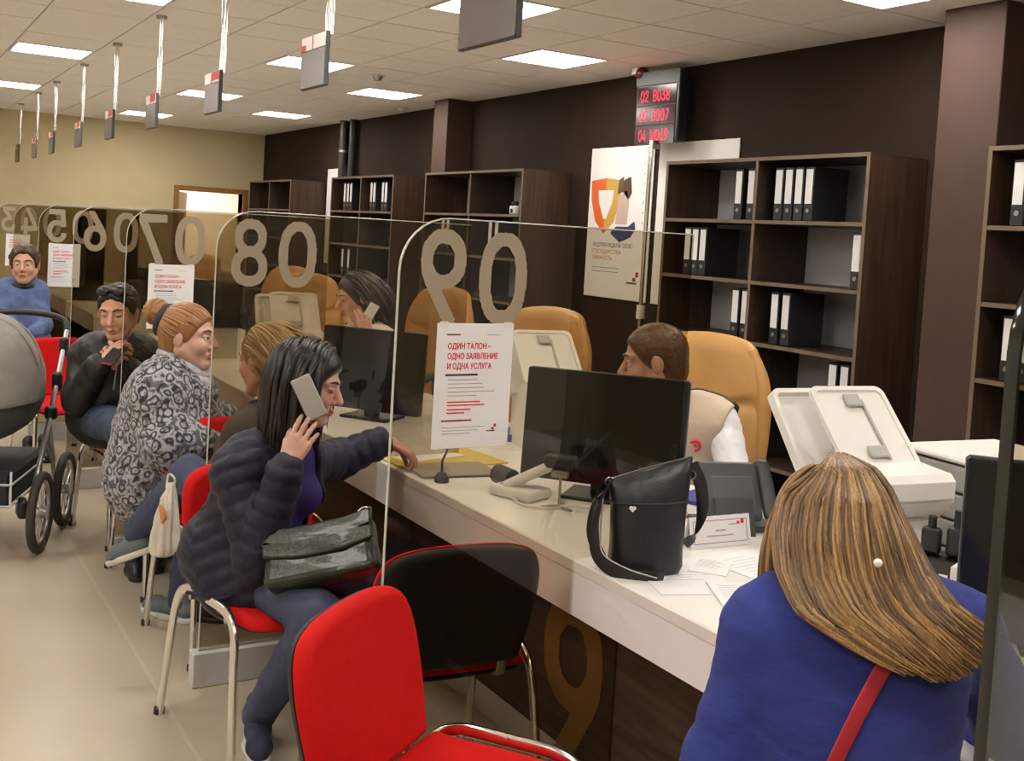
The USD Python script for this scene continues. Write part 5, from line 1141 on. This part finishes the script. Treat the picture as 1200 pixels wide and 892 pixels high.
k = thing('name_card', 'white tent name card with thin border in front of the desk phone', 'card', (3.475, -2.445, Z), math.radians(86))
cw, ch, ld = .215, .088, math.radians(14)
TM = frame((0, -.018, 0), (1, 0, 0), (0, math.sin(ld), math.cos(ld)))
part(k, 'front_leaf', placed(bx(-cw / 2, cw / 2, 0, ch, -.0006, .0006), TM), M_card)
part(k, 'back_leaf', placed(bx(-cw / 2, cw / 2, 0, ch, -.0006, .0006), frame((0, .025, 0), (1, 0, 0), (0, -math.sin(ld), math.cos(ld)))), M_card)
bw = cw / 2 - .012
part(k, 'border', placed(cat(bx(-bw, bw, .012, .0135, .0006, .0012), bx(-bw, bw, ch - .0135, ch - .012, .0006, .0012), bx(-bw, -bw + .0015, .012, ch - .012, .0006, .0012), bx(bw - .0015, bw, .012, ch - .012, .0006, .0012)), TM), mat('border_maroon', (.16, .06, .08), .6))
[part(k, 'text_line', placed(q, TM), M_greyprint) for q in (bx(-.018, .018, .044, .049, .0006, .0012), bx(-.05, .045, .030, .034, .0006, .0012), bx(.03, .07, .060, .063, .0006, .0012))]
part(k, 'emblem', placed(cat(bx(.074, .086, .062, .074, .0006, .0012), bx(.060, .070, .062, .069, .0006, .0012)), TM), M_redprint)

def sheet(name, label, x, y, w, h, rz, m=None, t=.0012, cat_='paper', lines=True, z=Z, col=None):
    k = thing(name, label, cat_, (x, y, z), math.radians(rz)); part(k, 'sheet', bx(-w / 2, w / 2, -h / 2, h / 2, 0, t), m or M_paper)
    if lines: [part(k, 'text_line', bx(-w * .38, w * (.1 + .25 * ((i * 7) % 3) / 2), h * (.36 - .07 * i) - .0012, h * (.36 - .07 * i) + .0012, t, t + .0004), mat('pale_print', (.60, .60, .62), .6)) for i in range(8)]
    return k
sheet('paper_sheet', 'white paper lying just right of the black bucket bag', 3.66, -2.735, .21, .295, 70)
sheet('paper_sheet', 'small printed slip lying in front of the name card', 3.63, -2.61, .10, .14, 40, z=Z + .002)
sheet('paper_sheet', 'stapled white booklet beside the shoulder of the woman in blue', 3.86, -2.70, .15, .21, 62, t=.006)
sheet('paper_sheet', 'large white sheet partly under the name card', 3.70, -2.47, .21, .295, 95)
sheet('folder', 'yellow folder lying under the hand of the phoning woman', 2.20, -2.70, .34, .42, 5, mat('yellow_folder', (.60, .43, .04), .5), .004, 'folder', False)
sheet('paper_sheet', 'white form lying on the yellow folder', 2.13, -2.74, .21, .27, 12, z=Z + .005)
sheet('clear_file', 'grey brown transparent file in front of the yellow folder', 2.41, -2.75, .20, .29, -8, mat('grey_file', (.30, .25, .18), .35), .005, 'file', False, Z + .005)
sheet('booklet', 'red and white booklet between the monitor and the desk phone', 3.12, -2.33, .10, .15, 60, mat('red_booklet', (.55, .22, .22), .5), .008, 'booklet')
sheet('folder', 'violet blue folder stack behind the notice with number 09', 1.93, -2.12, .22, .30, 30, mat('violet_folder', (.06, .05, .28), .5), .03, 'folder', False)
sheet('folder', 'violet blue folder on the counter behind the desk phone', 3.05, -2.05, .22, .30, 20, MATS['violet_folder'], .012, 'folder', False)

k = thing('desk_microphone', 'small black gooseneck microphone on the counter', 'microphone', (2.545, -2.86, Z))
part(k, 'base', lathe([(0, 0), (.026, 0), (.026, .010), (.017, .030), (.006, .036), (0, .036)]), M_black, 40)
part(k, 'gooseneck', tube(spline([(0, 0, .034), (-.002, 0, .07), (.004, .01, .10), (.006, .012, .115)], 6), .004, 8), M_black, 60)
k = thing('card_terminal', 'pale cordless handset leaning on its base on the counter', 'terminal', (2.80, -2.70, Z), math.radians(20))
part(k, 'base', mv(rbox((.17, .13, .035), .012), (0, 0, .0175)), M_whitepl, 40)
part(k, 'pad', bx(-.06, -.01, -.035, .005, .0345, .037), M_black)
part(k, 'handset', placed(rbox((.20, .045, .032), .014), rot(ry=math.radians(-28), rz=math.radians(35)) + np.array([[0, 0, 0, .03], [0, 0, 0, .01], [0, 0, 0, .075], [0] * 4])), M_whitepl, 40)
part(k, 'cable', tube(spline([(.02, -.06, .006), (.09, -.10, .005), (.17, -.06, .005), (.20, .02, .005), (.26, .05, .005)], 8), .0035, 6), M_whitepl, 60)
k = thing('cable_coil', 'dark coiled cord lying against the monitor', 'cord', (2.67, -2.68, Z), 0)
for i in range(9): part(k, 'loop', tube([(-.05 + .011 * i, .030 * math.cos(t), .034 + .030 * math.sin(t)) for t in np.linspace(0, 2 * PI, 15)[:-1]], .004, 6, closed=True), M_darkgrey, 60)
k = thing('webcam', 'black webcam on a thin steel stand in front of the monitor', 'webcam', (2.97, -2.66, Z), math.radians(40))
part(k, 'stand', cyl((0, 0, 0), (0, 0, .105), .0045), M_steel, 40); part(k, 'foot', cat(tube([(-.05, -.03, .004), (0, 0, .008), (.05, -.03, .004)], .004, 6), tube([(0, 0, .008), (0, .05, .004)], .004, 6)), M_steel, 60)
part(k, 'bracket', bx(-.028, .028, -.018, .006, .098, .122, .003), mat('webcam_bracket', (.24, .23, .21), .4))
part(k, 'camera', mv(rbox((.115, .045, .05), .02), (0, 0, .148)), M_black, 40); part(k, 'lens', cat(cyl((-.03, -.02, .148), (-.03, -.034, .148), .018), cyl((.055, -.01, .115), (.055, -.04, .115), .017)), M_blackgl, 40)
k = thing('desk_organizer', 'black desk organizer with stamps between the scanner and the right monitor', 'organizer', (3.965, -2.10, Z), math.radians(25))
part(k, 'tray', bx(-.07, .07, -.05, .05, 0, .075, .005), M_blackgl)
part(k, 'stamp', cat(mv(rbox((.05, .035, .07), .01), (-.035, 0, .11)), cyl((-.035, 0, .14), (-.035, 0, .175), .011)), M_black, 40)
part(k, 'stamp', cat(mv(rbox((.055, .04, .08), .012), (.03, .005, .115)), cyl((.03, .005, .15), (.03, .005, .20), .013)), M_black, 40)
part(k, 'dial', cyl((.062, -.03, .13), (.062, -.045, .13), .016), mat('dial_green', (.10, .13, .09), .3), 40)
part(k, 'label', bx(.0, .022, -.0515, -.05, .03, .038), M_paper)
k = thing('pen', 'purple pen standing beside the black desk organizer', 'pen', (4.05, -2.09, Z)); part(k, 'barrel', cyl((0, 0, 0), (.01, .01, .13), .006), mat('purple_pen', (.13, .04, .25), .3), 40); part(k, 'cap', cyl((.0077, .0077, .10), (.011, .011, .145), .0072), M_paper, 40)
k = thing('paper_box', 'small white paper holder with stepped edge beside the right monitor', 'box', (4.075, -2.16, Z), math.radians(20))
part(k, 'back_step', bx(-.03, .0, -.03, .03, 0, .085, .003), M_whitepl); part(k, 'front_step', bx(0, .04, -.03, .03, 0, .055, .003), M_whitepl)

# plastic bag hanging behind the nearest occupied chair
k = thing('plastic_bag', 'white plastic bag with orange print hanging on a chair back', 'bag')
M_pbag = mat('plastic_bag_white', (.66, .60, .52), .4, noise=(9, .2), bump=(45, .003, .5))
RB = np.random.default_rng(3); top_, rings = at(200, 566, 3.66), []
for i, (z, r0) in enumerate(((0, .010), (.02, .016), (.05, .024), (.09, .034), (.14, .042), (.19, .046), (.225, .044), (.245, .034), (.252, .012))):
    th = np.linspace(0, 2 * PI, 48, endpoint=False); rr_ = r0 * (1 + .16 * np.sin(th * 5 + .6 * i) + .10 * np.sin(th * 9 - .4 * i)); cxy = top_ - _up * z - _right * .10 * z
    rings.append(cxy + np.outer(np.cos(th) * rr_, _right) + np.outer(np.sin(th) * rr_ * .6, _fwd))
n = 48; V = np.vstack(rings + [rings[0].mean(0)[None], rings[-1].mean(0)[None]]); q = np.arange(n); r_ = (q + 1) % n; Fc = []
for i in range(8): Fc += [np.c_[i * n + q, (i + 1) * n + r_, i * n + r_], np.c_[i * n + q, (i + 1) * n + q, (i + 1) * n + r_]]
Fc += [np.c_[q, r_, np.full(n, 9 * n)], np.c_[8 * n + r_, 8 * n + q, np.full(n, 9 * n + 1)]]
part(k, 'bag_body', ruffle(trimesh.Trimesh(V, np.vstack(Fc), process=False).subdivide(), .006, 34, 4), M_pbag, True)
part(k, 'orange_print', ruffle(tube(spline([at(187, 592, 3.632), at(191, 602, 3.628), at(190, 614, 3.628)], 6), [.004, .006, .008, .010, .010, .010, .009, .010, .010, .009, .007, .005, .003], 8, flat=(1.0, .4, _right)), .004, 60), mat('orange_print', (.62, .24, .06), .5), True)
part(k, 'handle', tube(spline([at(203, 574, 3.66), at(205, 562, 3.66), at(198, 556, 3.66), at(195, 572, 3.66)], 6), .004, 6), M_pbag, 60)

# ---------------------------------------------------------------- pram
k = thing('pram', 'grey pram with silver frame and large spoked wheels at the left edge', 'pram')
A = unit(np.array([-.93, .37, 0])); Lt = unit(np.array([-.37, -.93, 0])); U = np.array([0, 0, 1.]); O = np.array([.21, -3.755, 0])
def pp(a, l, z): return O + A * a + Lt * l + U * z
M_hood = mat('grey_pram_fabric', (.26, .245, .22), .8, noise=(12, .12), bump=(220, .0008)); M_cot = mat('grey_pram_cot', (.085, .088, .082), .8, noise=(12, .12), bump=(220, .0008)); M_tyre = mat('tyre', (.045, .035, .028), .7); M_alu = mat('satin_aluminium', (.55, .54, .54), .3, metal=.8)
for a_, l_ in ((-.23, 0), (.23, 0), (-.23, .56), (.23, .56)):
    c = pp(a_, l_, .19); ring = lambda r: [c + A * r * math.cos(t) + U * r * math.sin(t) for t in np.linspace(0, 2 * PI, 33)[:-1]]
    w = part(k, 'wheel', tube(ring(.168), .021, 10, closed=True), M_tyre, 60); part(w, 'rim', tube(ring(.145), .009, 8, closed=True), M_alu, 60)
    for t in np.linspace(0, 2 * PI, 13)[:-1]: part(w, 'spoke', cyl(c, c + .143 * (A * math.cos(t) + U * math.sin(t)), .003, n=6), M_alu)
    part(w, 'hub', cyl(c - Lt * .03, c + Lt * .03, .028), M_alu, 40)
for l_ in (.05, .51):
    part(k, 'chassis_tube', tube(spline([pp(-.23, l_ - .0, .20), pp(-.06, l_, .40), pp(.10, l_, .60), pp(.24, l_, .80), pp(.36, l_, .985)], 6), .013, 10), M_alu, 60)
    part(k, 'chassis_tube', tube(spline([pp(.23, l_, .20), pp(.15, l_, .40), pp(.06, l_, .56)], 6), .012, 10), M_alu, 60)
    part(k, 'joint', mv(rbox((.06, .06, .07), .02), tuple(pp(.10, l_, .60))), M_black, 40); part(k, 'joint', mv(rbox((.05, .05, .10), .02), tuple(pp(.20, l_, .74))), M_black, 40)
    part(k, 'joint', mv(rbox((.045, .045, .10), .018), tuple(pp(.31, l_, .905))), M_black, 40)
    part(k, 'axle_bracket', mv(rbox((.10, .05, .09), .02), tuple(pp(-.20, l_ + .04, .20))), M_black, 40)
part(k, 'handle_bar', tube(spline([pp(.36, .05, .985), pp(.40, .07, 1.03), pp(.41, .14, 1.055), pp(.41, .28, 1.065), pp(.41, .42, 1.055), pp(.40, .49, 1.03), pp(.36, .51, .985)], 6), .016, 10), M_black, 60)
part(k, 'basket', cat(*[bx(-1, 1, -1, 1, 0, 1)][:0], placed(bx(-.30, .26, -.18, .18, -.07, .10, .02), frame(pp(-.02, .29, .30), A, Lt))), mat('basket_navy', (.008, .009, .018), .6))
for z in (.235, .335): part(k, 'basket_trim', tube([pp(-.32, .11, z), pp(.24, .11, z), pp(.24, .47, z), pp(-.32, .47, z)], .006, 6, closed=True), M_paper, 60)
part(k, 'basket_trim', tube([pp(-.315, .112, .24), pp(-.315, .112, .395)], .006, 6), M_paper, 60)
G = Form(.04); cc = pp(-.05, .28, .70)
G.ell(pp(-.05, .28, .70), (.42, .215, .20), np.array([A, Lt, U])); G.cut_plane(pp(0, 0, .82), (0, 0, 1), .02); part(k, 'carrycot', ruffle(G.mesh(.011), .008, 14, 3), M_cot, True)
G = Form(.03); G.ell(pp(-.16, .275, .75), (.34, .245, .355), np.array([A, Lt, U])); G.cut_plane(pp(.06, 0, .80), unit(A * 1 - U * .35), .02); G.cut_plane(pp(0, 0, .70), (0, 0, -1), .02)
hd = G.mesh(.010); part(k, 'hood', ruffle(hd, .012, 9, 6), M_hood, True)
for w_ in (-.9, -.35, .2):
    d_ = unit(A * math.cos(w_ + 1.57) + U * math.sin(w_ + 1.57)); e = []
    for t in np.linspace(.05, PI - .05, 24):
        dv = Lt * math.cos(t) + d_ * math.sin(t); q = 1 / math.sqrt((dv @ A / .34) ** 2 + (dv @ Lt / .245) ** 2 + (dv @ U / .355) ** 2); e.append(pp(-.16, .275, .75) + dv * (q + .002))
    part(k, 'hood_seam', tube(e, .0055, 6), M_hood, 60)
part(k, 'reflector', mv(trimesh.creation.icosphere(2, .018), tuple(pp(.10, .10, .66))), mat('green_tag', (.22, .30, .03), .5), True)
